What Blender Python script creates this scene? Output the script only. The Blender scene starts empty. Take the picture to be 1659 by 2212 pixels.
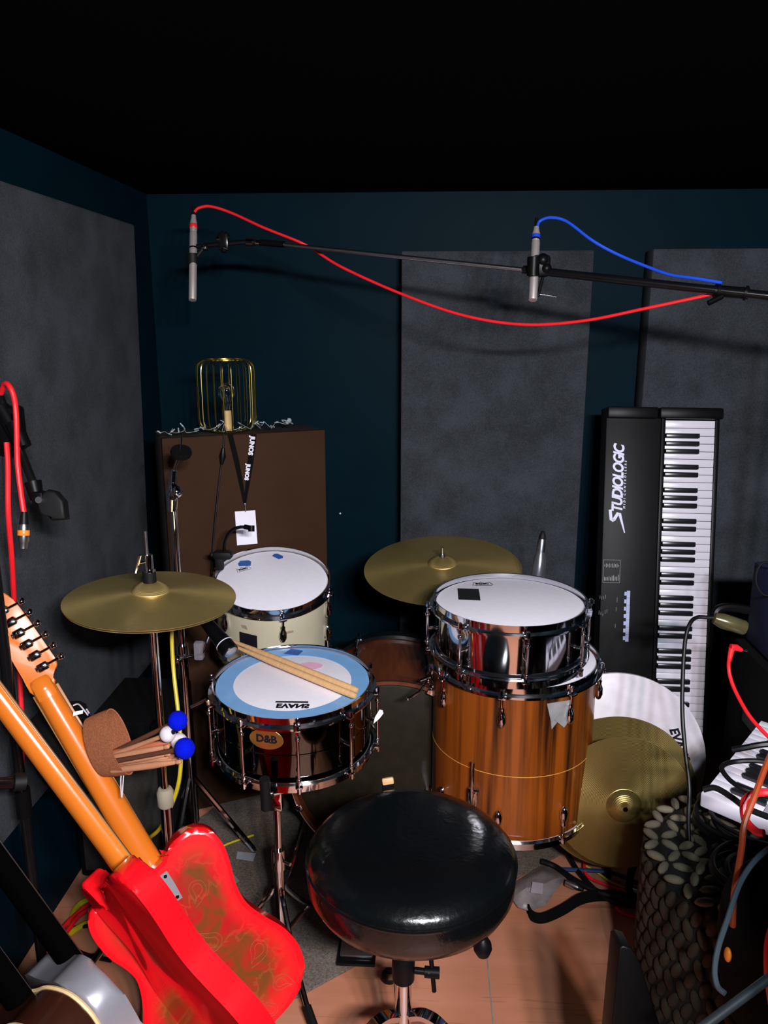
import bpy, bmesh, math, random
from mathutils import Vector as V, Matrix as MX, Quaternion
from math import sin, cos, pi, radians, tan, atan2, sqrt
random.seed(7)
SC = bpy.context.scene
COL = SC.collection
# ------------------------------------------------------------------ camera
F, TH, YW = 1700.0, radians(13.5), radians(3.2)
EYE = V((0, 0, 1.45))
FW = V((-sin(YW)*cos(TH), cos(YW)*cos(TH), -sin(TH)))
RT = V((cos(YW), sin(YW), 0))
UP = RT.cross(FW)
cd = bpy.data.cameras.new('camera'); cam = bpy.data.objects.new('camera', cd); COL.objects.link(cam)
cd.sensor_fit = 'VERTICAL'; cd.sensor_height = 36; cd.sensor_width = 27; cd.lens = 36*F/2212
cd.clip_start = .02
cam.matrix_world = MX.Translation(EYE) @ MX((RT, UP, -FW)).transposed().to_4x4()
SC.camera = cam
# ------------------------------------------------------------------ exposure, world, lamps
SC.view_settings.view_transform = 'Standard'; SC.view_settings.look = 'None'
SC.view_settings.gamma = 1; SC.view_settings.use_curve_mapping = False
SC.view_settings.exposure = 0.0
w = bpy.data.worlds.new('world'); SC.world = w; w.use_nodes = True
w.node_tree.nodes['Background'].inputs[0].default_value = (.35, .42, .6, 1)
w.node_tree.nodes['Background'].inputs[1].default_value = .005
def lamp(name, loc, target, watt, size, color, spread=170):
    l = bpy.data.lights.new(name, 'AREA'); l.shape = 'DISK'; l.size = size; l.energy = watt; l.color = color
    l.spread = radians(spread)
    o = bpy.data.objects.new(name, l); COL.objects.link(o); o.location = loc
    o.rotation_euler = (V(target)-V(loc)).to_track_quat('-Z', 'Y').to_euler()
    return o
LAMPC = [(.80, .92, 1), (1, .86, .74), (1, .9, 1), (.78, .9, 1)]
for i in range(4):      # ceiling spot bar behind the photographer
    lamp('spot_lamp', (.24+.14*i, -.42, 1.80), (-.15+.12*i, 1.8, .3), 22, .09, LAMPC[i])
# ------------------------------------------------------------------ helpers
def ray(px, py): return FW + RT*((px-829.5)/F) - UP*((py-1106)/F)
def P(px, py, d=None, x=None, y=None, z=None):      # a photo pixel to the point at depth d or on an axis plane
    r = ray(px, py)
    t = d if d is not None else x/r.x if x is not None else y/r.y if y is not None else (z-EYE.z)/r.z
    return EYE + r*t
def axes(z, x=None):        # rotation whose local Z is z
    z = V(z).normalized(); x = V(x) if x is not None else (V((1, 0, 0)) if abs(z.x) < .9 else V((0, 1, 0)))
    y = z.cross(x).normalized(); x = y.cross(z)
    return MX((x, y, z)).transposed()
def mtx(o, z=(0, 0, 1), x=None): return MX.Translation(V(o)) @ axes(z, x).to_4x4()
def frame(o, x, y, z): return MX.Translation(V(o)) @ MX((V(x), V(y), V(z))).transposed().to_4x4()
I4 = MX.Identity(4)
def spline(pts, n=10, closed=False):
    pts = [V(p) for p in pts]; out = []; N = len(pts)
    rng = range(N if closed else N-1)
    for i in rng:
        g = (lambda k: pts[k % N]) if closed else (lambda k: pts[min(max(k, 0), N-1)])
        a, b, c, d = g(i-1), g(i), g(i+1), g(i+2)
        for k in range(n):
            t = k/n
            out.append(.5*((2*b)+(c-a)*t+(2*a-5*b+4*c-d)*t*t+(3*b-a-3*c+d)*t**3))
    if not closed: out.append(pts[-1])
    return out
class MB:
    def __init__(s): s.b = bmesh.new()
    def quad_rings(s, rings, closed, cap=True):
        R = [[s.b.verts.new(p) for p in r] for r in rings]; n = len(R[0])
        for i in range(len(R)-1 if not closed else len(R)):
            a, b = R[i], R[(i+1) % len(R)]
            for j in range(n):
                try: s.b.faces.new((a[j], a[(j+1) % n], b[(j+1) % n], b[j]))
                except ValueError: pass
        if cap and not closed:
            for r, f in ((R[0], 1), (R[-1], 0)):
                try: s.b.faces.new(r[::-1] if f else r)
                except ValueError: pass
        return s
    def lathe(s, prof, seg=32, M=I4, closed=False, cap=True):
        rings = []
        for r, z in prof:
            r = max(r, .00005)
            rings.append([M @ V((r*cos(2*pi*k/seg), r*sin(2*pi*k/seg), z)) for k in range(seg)])
        return s.quad_rings(rings, closed, cap)
    def tube(s, pts, r, seg=10, closed=False, radii=None, flat=None):
        pts = [V(p) for p in pts]; n = len(pts); rings = []; up = None
        for i, p in enumerate(pts):
            if closed: t = pts[(i+1) % n]-pts[i-1]
            else: t = pts[min(i+1, n-1)]-pts[max(i-1, 0)]
            t = t.normalized() if t.length > 1e-9 else V((0, 0, 1))
            if up is None: up = V((0, 0, 1)) if abs(t.z) < .9 else V((1, 0, 0))
            sd = t.cross(up); sd = sd.normalized() if sd.length > 1e-6 else V((1, 0, 0)); up = sd.cross(t).normalized()
            rr = radii[i] if radii else r
            fl = flat or 1
            rings.append([p+sd*(rr*cos(2*pi*k/seg))+up*(rr*fl*sin(2*pi*k/seg)) for k in range(seg)])
        return s.quad_rings(rings, closed)
    def cyl(s, a, b, r, r2=None, seg=16):
        return s.tube([a, b], r, seg, radii=[r, r if r2 is None else r2])
    def ball(s, c, r, sc=(1, 1, 1), u=16, v=10, M=None):
        m = MX.Translation(V(c)) @ (M or I4) @ MX.Diagonal((r*sc[0], r*sc[1], r*sc[2], 1))
        bmesh.ops.create_uvsphere(s.b, u_segments=u, v_segments=v, radius=1, matrix=m); return s
    def box(s, c, size, M=I4, bev=0, seg=2):
        m = M @ MX.Translation(V(c)) @ MX.Diagonal((size[0], size[1], size[2], 1))
        r = bmesh.ops.create_cube(s.b, size=1, matrix=m)
        if bev:
            ed = list({e for v in r['verts'] for e in v.link_edges})
            bmesh.ops.bevel(s.b, geom=ed, offset=bev, segments=seg, affect='EDGES', profile=.5)
        return s
    def prism(s, outline, z0, z1, M=I4, bev=0, seg=3):
        a = [s.b.verts.new(M @ V((x, y, z0))) for x, y in outline]
        b = [s.b.verts.new(M @ V((x, y, z1))) for x, y in outline]; n = len(a)
        fs = [s.b.faces.new(a[::-1]), s.b.faces.new(b)]
        rim = [e for f in fs for e in f.edges]
        for i in range(n): s.b.faces.new((a[i], a[(i+1) % n], b[(i+1) % n], b[i]))
        if bev: bmesh.ops.bevel(s.b, geom=rim, offset=bev, segments=seg, affect='EDGES', profile=.5)
        return s
    def ribbon(s, pts, wdir, width, thick=.0012):
        pts = [V(p) for p in pts]; rings = []
        for i, p in enumerate(pts):
            t = (pts[min(i+1, len(pts)-1)]-pts[max(i-1, 0)]).normalized()
            wd = V(wdir[i] if isinstance(wdir, list) else wdir); wd = (wd-t*wd.dot(t)).normalized(); nn = t.cross(wd)
            wv = (width[i] if isinstance(width, list) else width)/2
            rings.append([p+wd*wv+nn*thick/2, p-wd*wv+nn*thick/2, p-wd*wv-nn*thick/2, p+wd*wv-nn*thick/2])
        return s.quad_rings(rings, False)
    def text(s, txt, size, M, shear=0, bold=.0, depth=.0002, spacing=1, align='CENTER'):
        c = bpy.data.curves.new('txt', 'FONT'); c.body = txt; c.size = size; c.shear = shear; c.offset = bold
        c.extrude = depth; c.align_x = align; c.align_y = 'CENTER'; c.space_character = spacing; c.resolution_u = 3
        o = bpy.data.objects.new('txt', c); COL.objects.link(o)
        me = bpy.data.meshes.new_from_object(o.evaluated_get(bpy.context.evaluated_depsgraph_get()))
        me.transform(M); s.b.from_mesh(me)
        bpy.data.objects.remove(o); bpy.data.curves.remove(c); bpy.data.meshes.remove(me); return s
    def build(s, name, m, parent=None, world=True, angle=35, smooth=True, label=None):
        """link as ONE mesh object; world=True: coordinates given in the world, else local to the parent"""
        bmesh.ops.recalc_face_normals(s.b, faces=s.b.faces)
        me = bpy.data.meshes.new(name)
        o = bpy.data.objects.new(name, me); COL.objects.link(o)
        if parent is not None:
            o.parent = parent
            if world:
                inv = WM(parent).inverted(); bmesh.ops.transform(s.b, matrix=inv, verts=s.b.verts)
        elif world:
            ve = s.b.verts; c = sum((v.co for v in ve), V())/max(1, len(ve))
            zc = min(v.co.z for v in ve); c = V((c.x, c.y, zc))
            bmesh.ops.translate(s.b, vec=-c, verts=ve); o.location = c
        s.b.to_mesh(me); s.b.free()
        me.materials.append(m)
        if smooth:
            for p in me.polygons: p.use_smooth = True
            me.set_sharp_from_angle(angle=radians(angle))
        if label: o['label'] = label
        return o
def WM(o):
    m = o.matrix_basis.copy()
    while o.parent is not None: o = o.parent; m = o.matrix_basis @ m
    return m
def tag(o, label, cat, group=None, kind=None):
    o['label'] = label; o['category'] = cat
    if group: o['group'] = group
    if kind: o['kind'] = kind
    return o
def thing(name, label, cat, M=(0, 0, 0), group=None):
    o = bpy.data.objects.new(name, None); COL.objects.link(o); o.empty_display_size = .05
    o.matrix_basis = M.copy() if isinstance(M, MX) else MX.Translation(V(M))
    return tag(o, label, cat, group)
def struct(name, b, m, parent=None):
    o = b.build(name, m, parent, smooth=False); o['kind'] = 'structure'; return o
def copy_tree(o, parent=None):
    c = o.copy(); COL.objects.link(c); c.parent = parent
    for ch in list(o.children): copy_tree(ch, c)
    return c
# ------------------------------------------------------------------ materials
def mat(name, col, rough=.5, metal=0, var=.08, scale=30, bump=0, bscale=200, coat=0, stretch=None, emit=None, trans=0, alpha=1, aniso=0, col2=None, spec=.5, sheen=0):
    m = bpy.data.materials.new(name); m.use_nodes = True; nt = m.node_tree; N = nt.nodes; L = nt.links; b = N['Principled BSDF']
    b.inputs['Roughness'].default_value = rough; b.inputs['Metallic'].default_value = metal
    b.inputs['Coat Weight'].default_value = coat; b.inputs['Coat Roughness'].default_value = .05
    b.inputs['Transmission Weight'].default_value = trans; b.inputs['Alpha'].default_value = alpha
    b.inputs['Specular IOR Level'].default_value = spec
    if sheen: b.inputs['Sheen Weight'].default_value = sheen
    tc = N.new('ShaderNodeTexCoord'); mp = N.new('ShaderNodeMapping'); L.new(tc.outputs['Object'], mp.inputs[0])
    if stretch: mp.inputs['Scale'].default_value = stretch
    nz = N.new('ShaderNodeTexNoise'); nz.inputs['Scale'].default_value = scale; nz.inputs['Detail'].default_value = 6
    L.new(mp.outputs[0], nz.inputs['Vector'])
    cr = N.new('ShaderNodeValToRGB'); e = cr.color_ramp.elements
    c2 = col2 or tuple(min(1, c*(1+var)) for c in col); c1 = col if col2 else tuple(c*(1-var) for c in col)
    e[0].position = .3; e[1].position = .7; e[0].color = (*c1, 1); e[1].color = (*c2, 1)
    L.new(nz.outputs[0], cr.inputs[0]); L.new(cr.outputs[0], b.inputs['Base Color'])
    if bump:
        n2 = N.new('ShaderNodeTexNoise'); n2.inputs['Scale'].default_value = bscale; n2.inputs['Detail'].default_value = 4
        L.new(mp.outputs[0], n2.inputs['Vector']); bp = N.new('ShaderNodeBump'); bp.inputs['Strength'].default_value = bump
        bp.inputs['Distance'].default_value = .002; L.new(n2.outputs[0], bp.inputs['Height']); L.new(bp.outputs[0], b.inputs['Normal'])
    return m
def nodes(m): return m.node_tree.nodes, m.node_tree.links, m.node_tree.nodes['Principled BSDF']
CHROME = mat('chrome', (.72, .72, .76), .07, 1, .03)
STEEL = mat('satin_steel', (.5, .5, .53), .28, 1)
MICM = mat('mic_nickel', (.80, .70, .68), .38, .75)
BNICK = mat('black_nickel', (.11, .11, .10), .07, 1, .05)
BLACK = mat('black_plastic', (.0025, .0025, .003), .4, spec=.14)
BMET = mat('black_metal', (.005, .005, .006), .22, .2, spec=.35)
RUB = mat('black_rubber', (.0035, .0035, .004), .6, spec=.25)
HEADW = mat('coated_head', (.86, .82, .90), .55, 0, .02, 60, .15, 900)
BLUETAPE = mat('blue_tape', (.02, .09, .36), .6, 0, .15, 60, .3, 300)
BLTAPE = mat('black_tape', (.008, .009, .010), .5)
BRASS = mat('cymbal_bronze', (.56, .40, .14), .33, .8, .10, 8)
GOLD = mat('gold_wire', (.62, .46, .10), .22, 1)
REDC = mat('red_cable', (.80, .012, .02), .42)
BLUEC = mat('blue_cable', (.01, .07, .62), .42)
YELC = mat('yellow_cable', (.55, .42, .01), .45)
ORC = mat('orange_cable', (.25, .035, .006), .5)
BLKC = mat('black_cable', (.004, .004, .005), .45, spec=.25)
GRYC = mat('grey_blue_cable', (.03, .05, .07), .5)
GREENC = mat('green_cable', (.01, .12, .04), .5)
DBLUEC = mat('dark_blue_cable', (.01, .03, .12), .5)
WOODST = mat('hickory', (.62, .36, .17), .5, 0, .12, 14, stretch=(1, 1, 8))
WOODDK = mat('dark_mallet_wood', (.10, .035, .02), .5)
WHITE = mat('white_plastic', (.74, .70, .80), .35, 0, .02)
KEYW = mat('key_white', (.70, .66, .74), .3, 0, .02)
KEYB = mat('key_black', (.010, .010, .012), .25)
PAPER = mat('white_card', (.78, .74, .84), .7, 0, .02)
LETTER = mat('white_print', (.72, .72, .92), .5, 0, .02)
PRINTB = mat('black_print', (.006, .006, .010), .6, spec=.2)
CREAM = mat('cream_wrap', (.56, .50, .36), .3, 0, .06, 6, coat=.3)
MAPLE = mat('maple_neck', (.70, .17, .014), .25, 0, .10, 10, coat=.7, stretch=(1, .15, 1))
REDG = mat('red_lacquer', (.86, .006, .012), .18, 0, .04, coat=.8)
BROWNCL = mat('brown_canvas', (.36, .125, .058), .95, 0, .2, 260, .8, 700, spec=.1)
BLKCL = mat('black_fabric', (.0025, .0025, .003), .95, 0, .2, 200, .3, 500, spec=.12)
FELTB = mat('blue_felt', (.0005, .006, .50), .95, 0, .1, 120, .6, 400, spec=.1)
FELTW = mat('white_felt', (.62, .55, .60), .95, 0, .1, 120, .4, 400)
CLEAR = mat('clear_plastic', (.55, .52, .60), .25, 0, .05, trans=.6, alpha=.45)
GLASS = mat('bulb_glass', (.9, .95, 1), .03, 0, 0, trans=1)
VINYL = mat('black_vinyl', (.002, .0025, .003), .20, 0, .1, 20, .35, 90, spec=.6)
TANM = mat('gaffer_tape', (.22, .22, .22), .5, 0, .2, 30, .4, 60)
TANFLR = mat('tan_strip', (.22, .17, .13), .5)
ORPL = mat('orange_ring', (.85, .22, .02), .4)
REDPL = mat('red_ring', (.75, .02, .02), .4)
BLUEPL = mat('blue_ring', (.01, .05, .6), .4)
BOARD = mat('brown_board', (.038, .017, .009), .8, 0, .10, 5, .1, 300, spec=.08)
NAVYB = mat('navy_tolex', (.0015, .006, .060), .8, 0, .1, 200, .4, 500)
SILV = mat('silver_lacquer', (.38, .37, .42), .28, .5, .05, coat=.5)
BURST = mat('dark_sunburst', (.03, .008, .004), .25, 0, .3, 4, coat=.6)
BIND = mat('cream_binding', (.72, .50, .26), .4)
ORG = mat('orange_red_lacquer', (.55, .06, .01), .25, 0, .1, coat=.6)
GARL = mat('silver_wire', (.72, .82, .86), .18, .6)
SUED = mat('clamp_cloth', (.32, .27, .19), .9)
def felt_mat():
    m = mat('grey_felt_panel', (.015, .018, .022), .95, 0, .25, 9, .9, 420, col2=(.042, .048, .060))
    N, L, b = nodes(m)
    vo = N.new('ShaderNodeTexNoise'); vo.inputs['Scale'].default_value = 260; vo.inputs['Detail'].default_value = 3
    cr = [n for n in N if n.type == 'VALTORGB'][0]; nz = [n for n in N if n.type == 'TEX_NOISE'][0]
    tc = [n for n in N if n.type == 'TEX_COORD'][0]; L.new(tc.outputs['Object'], vo.inputs['Vector'])
    mx = N.new('ShaderNodeMath'); mx.operation = 'MULTIPLY_ADD'; mx.inputs[1].default_value = .55
    ad = N.new('ShaderNodeMath'); ad.operation = 'MULTIPLY'; ad.inputs[1].default_value = .45
    L.new(vo.outputs[0], ad.inputs[0]); L.new(nz.outputs[0], mx.inputs[0]); L.new(ad.outputs[0], mx.inputs[2]); L.new(mx.outputs[0], cr.inputs[0])
    cr.color_ramp.elements[0].position = .38; cr.color_ramp.elements[1].position = .62
    return m
FELT = felt_mat()
WALL = mat('navy_wall_paint', (.0012, .010, .017), .5, 0, .1, 6, .06, 120, spec=.03)
CEIL = mat('black_ceiling', (.0022, .0024, .0024), .95, 0, .1, 4, spec=.05)
def ply_mat():
    m = mat('plywood_floor', (.43, .165, .085), .48, 0, .1, 1.6, .05, 60, stretch=(1, 9, 1), col2=(.56, .235, .145))
    N, L, b = nodes(m)
    tc = [n for n in N if n.type == 'TEX_COORD'][0]; cr = [n for n in N if n.type == 'VALTORGB'][0]
    wv = N.new('ShaderNodeTexNoise'); mp = N.new('ShaderNodeMapping'); mp.inputs['Scale'].default_value = (1.5, 26, 1)
    L.new(tc.outputs['Object'], mp.inputs[0]); L.new(mp.outputs[0], wv.inputs['Vector']); wv.inputs['Scale'].default_value = 2.4
    wv.inputs['Distortion'].default_value = 1.4
    r2 = N.new('ShaderNodeValToRGB'); r2.color_ramp.elements[0].position = .63; r2.color_ramp.elements[1].position = .72
    r2.color_ramp.elements[0].color = (1, 1, 1, 1); r2.color_ramp.elements[1].color = (.62, .42, .36, 1)
    L.new(wv.outputs[0], r2.inputs[0])
    mx = N.new('ShaderNodeMix'); mx.data_type = 'RGBA'; mx.blend_type = 'MULTIPLY'; mx.inputs[0].default_value = .6
    L.new(cr.outputs[0], mx.inputs[6]); L.new(r2.outputs[0], mx.inputs[7]); L.new(mx.outputs[2], b.inputs['Base Color'])
    return m
PLY = ply_mat()
RUG = mat('taupe_rug', (.075, .056, .046), .98, 0, .2, 220, 1, 330, col2=(.19, .15, .125), stretch=(1, 1, 1))
def rosewood():
    m = mat('zebra_wood', (.022, .006, .002), .30, 0, .1, 5, coat=.22, stretch=(8, 8, .25), col2=(.22, .050, .004))
    cr = [n for n in m.node_tree.nodes if n.type == 'VALTORGB'][0]
    cr.color_ramp.elements[0].position = .36; cr.color_ramp.elements[1].position = .58
    return m
ZEBRA = rosewood()
KICKW = mat('kick_wood', (.06, .014, .005), .35, 0, .1, 6, coat=.3, stretch=(6, 6, 1), col2=(.13, .032, .010))
def groove_mat(name, col, rough, freq):     # turned cymbal: concentric lathe grooves as bump
    m = mat(name, col, rough, .8, .12, 9); N, L, b = nodes(m)
    tc = [n for n in N if n.type == 'TEX_COORD'][0]
    wv = N.new('ShaderNodeTexWave'); wv.wave_type = 'RINGS'; wv.rings_direction = 'Z'; wv.inputs['Scale'].default_value = freq
    L.new(tc.outputs['Object'], wv.inputs['Vector']); bp = N.new('ShaderNodeBump'); bp.inputs['Strength'].default_value = .22; bp.inputs['Distance'].default_value = .0008
    L.new(wv.outputs[0], bp.inputs['Height']); L.new(bp.outputs[0], b.inputs['Normal']); return m
GROOVE = groove_mat('lathed_bronze', (.30, .215, .07), .30, 95)
HATM = groove_mat('hat_bronze', (.58, .43, .16), .36, 160)
def paisley():
    m = bpy.data.materials.new('red_paisley'); m.use_nodes = True; N, L, b = nodes(m)
    b.inputs['Roughness'].default_value = .28; b.inputs['Coat Weight'].default_value = .7; b.inputs['Coat Roughness'].default_value = .06
    tc = N.new('ShaderNodeTexCoord')
    n1 = N.new('ShaderNodeTexNoise'); n1.inputs['Scale'].default_value = 16; n1.inputs['Detail'].default_value = 5; n1.inputs['Distortion'].default_value = 1.5
    vo = N.new('ShaderNodeTexVoronoi'); vo.inputs['Scale'].default_value = 13; vo.feature = 'DISTANCE_TO_EDGE'
    L.new(tc.outputs['Object'], n1.inputs[0])
    mx = N.new('ShaderNodeMix'); mx.data_type = 'VECTOR'; mx.inputs[0].default_value = .08
    L.new(tc.outputs['Object'], mx.inputs[4]); L.new(n1.outputs['Color'], mx.inputs[5]); L.new(mx.outputs[1], vo.inputs['Vector'])
    cr = N.new('ShaderNodeValToRGB'); e = cr.color_ramp.elements; e[0].position = .40; e[1].position = .62
    e[0].color = (.16, .045, .006, 1); e[1].color = (.42, .008, .008, 1); L.new(n1.outputs[0], cr.inputs[0])
    c2 = N.new('ShaderNodeValToRGB'); e = c2.color_ramp.elements; e[0].position = .02; e[1].position = .035
    e[0].color = (.45, .13, .04, 1); e[1].color = (0, 0, 0, 1); L.new(vo.outputs[0], c2.inputs[0])
    ad = N.new('ShaderNodeMix'); ad.data_type = 'RGBA'; ad.blend_type = 'ADD'; ad.inputs[0].default_value = .12
    L.new(cr.outputs[0], ad.inputs[6]); L.new(c2.outputs[0], ad.inputs[7])
    at = N.new('ShaderNodeAttribute'); at.attribute_name = 'burst'; mb = N.new('ShaderNodeMix'); mb.data_type = 'RGBA'
    mb.inputs[6].default_value = (.80, .006, .012, 1); L.new(at.outputs['Fac'], mb.inputs[0]); L.new(ad.outputs[2], mb.inputs[7]); L.new(mb.outputs[2], b.inputs['Base Color'])
    return m
for m_ in (BRASS, GROOVE, HATM):
    N, L, b = nodes(m_); tg = N.new('ShaderNodeTangent'); tg.direction_type = 'RADIAL'; tg.axis = 'Z'
    b.inputs['Anisotropic'].default_value = .75; L.new(tg.outputs[0], b.inputs['Tangent'])
PAIS = paisley()
PAISL = mat('paisley_line', (.42, .10, .05), .3, coat=.5)
# ------------------------------------------------------------------ the room
YB, XL, ZC, XR, YF = 2.70, -.93, 1.86, 1.35, -1.3
struct('floor', MB().box(((XL+XR)/2, (YB+YF)/2, -.03), (XR-XL+.2, YB-YF+.2, .06)), PLY)
struct('ceiling', MB().box(((XL+XR)/2, (YB+YF)/2, ZC+.03), (XR-XL+.2, YB-YF+.2, .06)), CEIL)
struct('wall_back', MB().box(((XL+XR)/2, YB+.05, ZC/2), (XR-XL+.2, .1, ZC)), WALL)
struct('wall_left', MB().box((XL-.05, (YB+YF)/2, ZC/2), (.1, YB-YF, ZC)), WALL)
struct('wall_right', MB().box((XR+.05, (YB+YF)/2, ZC/2), (.1, YB-YF, ZC)), WALL)
struct('wall_front', MB().box(((XL+XR)/2, YF-.05, ZC/2), (XR-XL+.2, .1, ZC)), BOARD)
seam = MB().box((.155, .7, .0004), (.003, 1.9, .0008)); struct('trim_1', seam, TANM)
def panel(x0, y0, x1, y1, z0, z1, label):
    return tag(MB().box(((x0+x1)/2, (y0+y1)/2, (z0+z1)/2), (abs(x1-x0), abs(y1-y0), z1-z0), bev=.006).build('acoustic_panel', FELT), label, 'acoustic panel', 'grey felt acoustic panels')
panel(-.09, 2.60, .51, 2.695, .30, 1.671, 'grey felt acoustic panel on the back wall behind the tilted cymbal')
panel(.69, 2.60, 1.29, 2.695, .30, 1.674, 'grey felt acoustic panel on the back wall behind the upright keyboard')
tag(MB().prism([(.95, .42), (2.25, .42), (2.35, 1.725), (.95, 1.725)], -.925, -.85, MX(((0, 0, 1, 0), (1, 0, 0, 0), (0, 1, 0, 0), (0, 0, 0, 1))), .006).build('acoustic_panel', FELT), 'tall grey felt acoustic panel on the left wall behind the hi-hat', 'acoustic panel', 'grey felt acoustic panels')
# rug: rectangle turned on the floor
a = V((.786, .618, 0)); bb = V((-.618, .786, 0)); c0 = V((-.43, 1.30, 0))
rg = [c0, c0+a*1.18, c0+a*1.18+bb*.62, c0+a*.85+bb*.98, c0+bb*.62]
tag(MB().prism([(p.x, p.y) for p in rg], .0006, .007, bev=.002).build('rug', RUG), 'flat taupe rug on the plywood under the drum kit', 'rug')
# ------------------------------------------------------------------ drums
def drum(name, label, cat, M, R, D, n, shell, style, head, phase=0, hoopm=None, top=True, group=None, bottom=True):
    t = thing(name, label, cat, M, group); hm = hoopm or CHROME
    MB().lathe([(R-.004, -.004), (R, -.006), (R, -D+.006), (R-.004, -D+.004)], 72, cap=False).build('shell', shell, t, False)
    MB().lathe([(0, -.0005), (R-.012, 0), (R-.002, -.003), (R+.001, -.012)], 72).build('drum_head', head, t, False)
    MB().lathe([(R+.001, -D+.012), (R-.004, -D), (0, -D-.0006)], 64).build('drum_head', CLEAR if style == 'tube' else head, t, False)
    def hoop(z, s):
        pr = [(R+.002, z+s*.009), (R+.0055, z+s*.010), (R+.0055, z-s*.009), (R+.015, z-s*.010), (R+.015, z-s*.013), (R+.010, z-s*.013), (R+.010, z-s*.018), (R+.0085, z-s*.018), (R+.003, z-s*.013)]
        return MB().lathe(pr, 80, closed=True).build('hoop', hm, t, False)
    hoop(0, 1)
    if bottom: hoop(-D, -1)
    for k in range(n):
        a = phase+2*pi*k/n; e = V((cos(a), sin(a), 0)); tt = V((-sin(a), cos(a), 0)); r1 = R+.0125
        Mx = frame((0, 0, 0), e, tt, (0, 0, 1))
        if style == 'tube':
            b = MB().cyl(e*(R+.020)+V((0, 0, -.022)), e*(R+.020)+V((0, 0, -D+.022)), .0034)
            for z in (-.030, -D+.030): b.ball(e*(R+.020)+V((0, 0, z)), .0062, u=10, v=6)
            for z in (-D*.5,): b.cyl(e*(R-.001)+V((0, 0, z)), e*(R+.020)+V((0, 0, z)), .005, .003, 10)
            lg = b.build('lug', hm, t, False)
            for z, s in ((0, 1), (-D, -1)):
                r = MB()
                r.box((R+.013, 0, z-s*.011), (.020, .016, .006), Mx, .002)
                r.cyl(e*(R+.020)+V((0, 0, z+s*.004)), e*(R+.020)+V((0, 0, z-s*.03)), .0024, seg=8)
                r.cyl(e*(R+.020)+V((0, 0, z-s*.010)), e*(R+.020)+V((0, 0, z+s*.002)), .0048, seg=8)
                r.build('tension_rod', hm, lg, False)
        else:
            for z, s in ((0, 1), (-D, -1)):
                if s < 0 and not bottom: continue
                b = MB().ball((R+.008, 0, z-s*.062), .011, (1.0, .85, 2.3), 14, 10, Mx) if False else MB()
                m2 = Mx @ MX.Translation((R+.007, 0, z-s*.064))
                b.lathe([(.0005, -.028), (.006, -.024), (.0105, -.012), (.0095, .004), (.0055, .014), (.0065, .022), (.003, .025)], 12, m2 @ MX.Diagonal((1, 1, s, 1)))
                lg = b.build('lug', hm, t, False)
                r = MB(); r.box((R+.012, 0, z-s*.013), (.016, .018, .008), Mx, .002)
                r.cyl(e*(R+.011)+V((0, 0, z+s*.006)), e*(R+.009)+V((0, 0, z-s*.045)), .0026, seg=8)
                r.cyl(e*(R+.011)+V((0, 0, z-s*.008)), e*(R+.011)+V((0, 0, z+s*.004)), .005, seg=8)
                r.build('tension_rod', hm, lg, False)
    return t
def onhead(M, x, y, z=.0008, ang=0, sx=1, sy=1): return M @ MX.Translation((x, y, z)) @ MX.Rotation(ang, 4, 'Z') @ MX.Diagonal((sx, sy, 1, 1))
def rect(w_, h_, jag=0, n=1):
    p = [(-w_/2, -h_/2), (w_/2, -h_/2), (w_/2, h_/2), (-w_/2, h_/2)]
    return [(x+random.uniform(-jag, jag), y+random.uniform(-jag, jag)) for x, y in p]
def remo(M, t, s):      # crown shaped maker's mark
    b = MB(); b.text('REMO', s*.45, M, bold=.0004)
    for p, q in (((-.9, -.45), (-.75, .35)), ((-.75, .35), (-.35, .12)), ((-.35, .12), (-.1, .5)), ((-.1, .5), (.2, .12)), ((.2, .12), (.7, .45)), ((.7, .45), (.95, -.25)), ((-.75, -.38), (.85, -.38))):
        b.tube([M @ V((p[0]*s, p[1]*s, .0003)), M @ V((q[0]*s, q[1]*s, .0003))], s*.022, 6)
    return b.build('printed_mark', PRINTB, t, False)
# chrome-black snare in front
SN = mtx(P(633, 1473, 1.82), (0, -.03, 1), (1, 0, 0))
sn = drum('snare_drum', 'black nickel snare drum with blue ring on its white head and wooden sticks on top', 'drum', SN, .178, .158, 10, BNICK, 'tube', HEADW, radians(270-24))
MB().lathe([(.136, .0006), (.160, .0010), (.1755, .0012), (.1755, .0022), (.136, .0016)], 72, closed=True).build('muffle_ring', mat('blue_ring_film', (.20, .42, .74), .3, 0, .05, coat=.3), sn, False)
MB().lathe([(.1775, -.078), (.1795, -.080), (.1795, -.083), (.1775, -.085)], 64, closed=True).build('shell_bead', BNICK, sn, False)
b = MB(); ob = [(.030*cos(k*pi/12)+.028, .019*sin(k*pi/12)*(1+.1*random.random())+.083) for k in range(24)]
b.prism(ob, .0004, .0007).build('stain', mat('pink_stain', (.80, .42, .60), .7), sn, False)
MB().prism(rect(.036, .030, .003), .0022, .0030, onhead(I4, -.022, .152, 0, -.35)).build('tape_patch', BLUETAPE, sn, False)
b = MB(); T = onhead(I4, .018, -.110, .0005, .03, 1, -1); b.text('EVANS', .024, T, bold=.0012)
b.prism(rect(.072, .006), 0, .0004, T @ MX.Translation((-.004, -.016, 0))); b.build('printed_mark', PRINTB, sn, False)
A = radians(270-9); e = V((cos(A), sin(A), 0)); bm_ = frame(e*.1785+V((0, 0, -.042)), (-sin(A), cos(A), 0), (0, 0, 1), e)
bd = MB().prism([(.038*cos(k*pi/16), .024*sin(k*pi/16)) for k in range(32)], 0, .0016, bm_, .0006).build('badge', mat('brass_badge', (.60, .42, .10), .25, .9), sn, False)
MB().text('D&B', .024, bm_ @ MX.Translation((0, 0, .0018)), bold=.001).build('lettering', PRINTB, bd, False)
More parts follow.
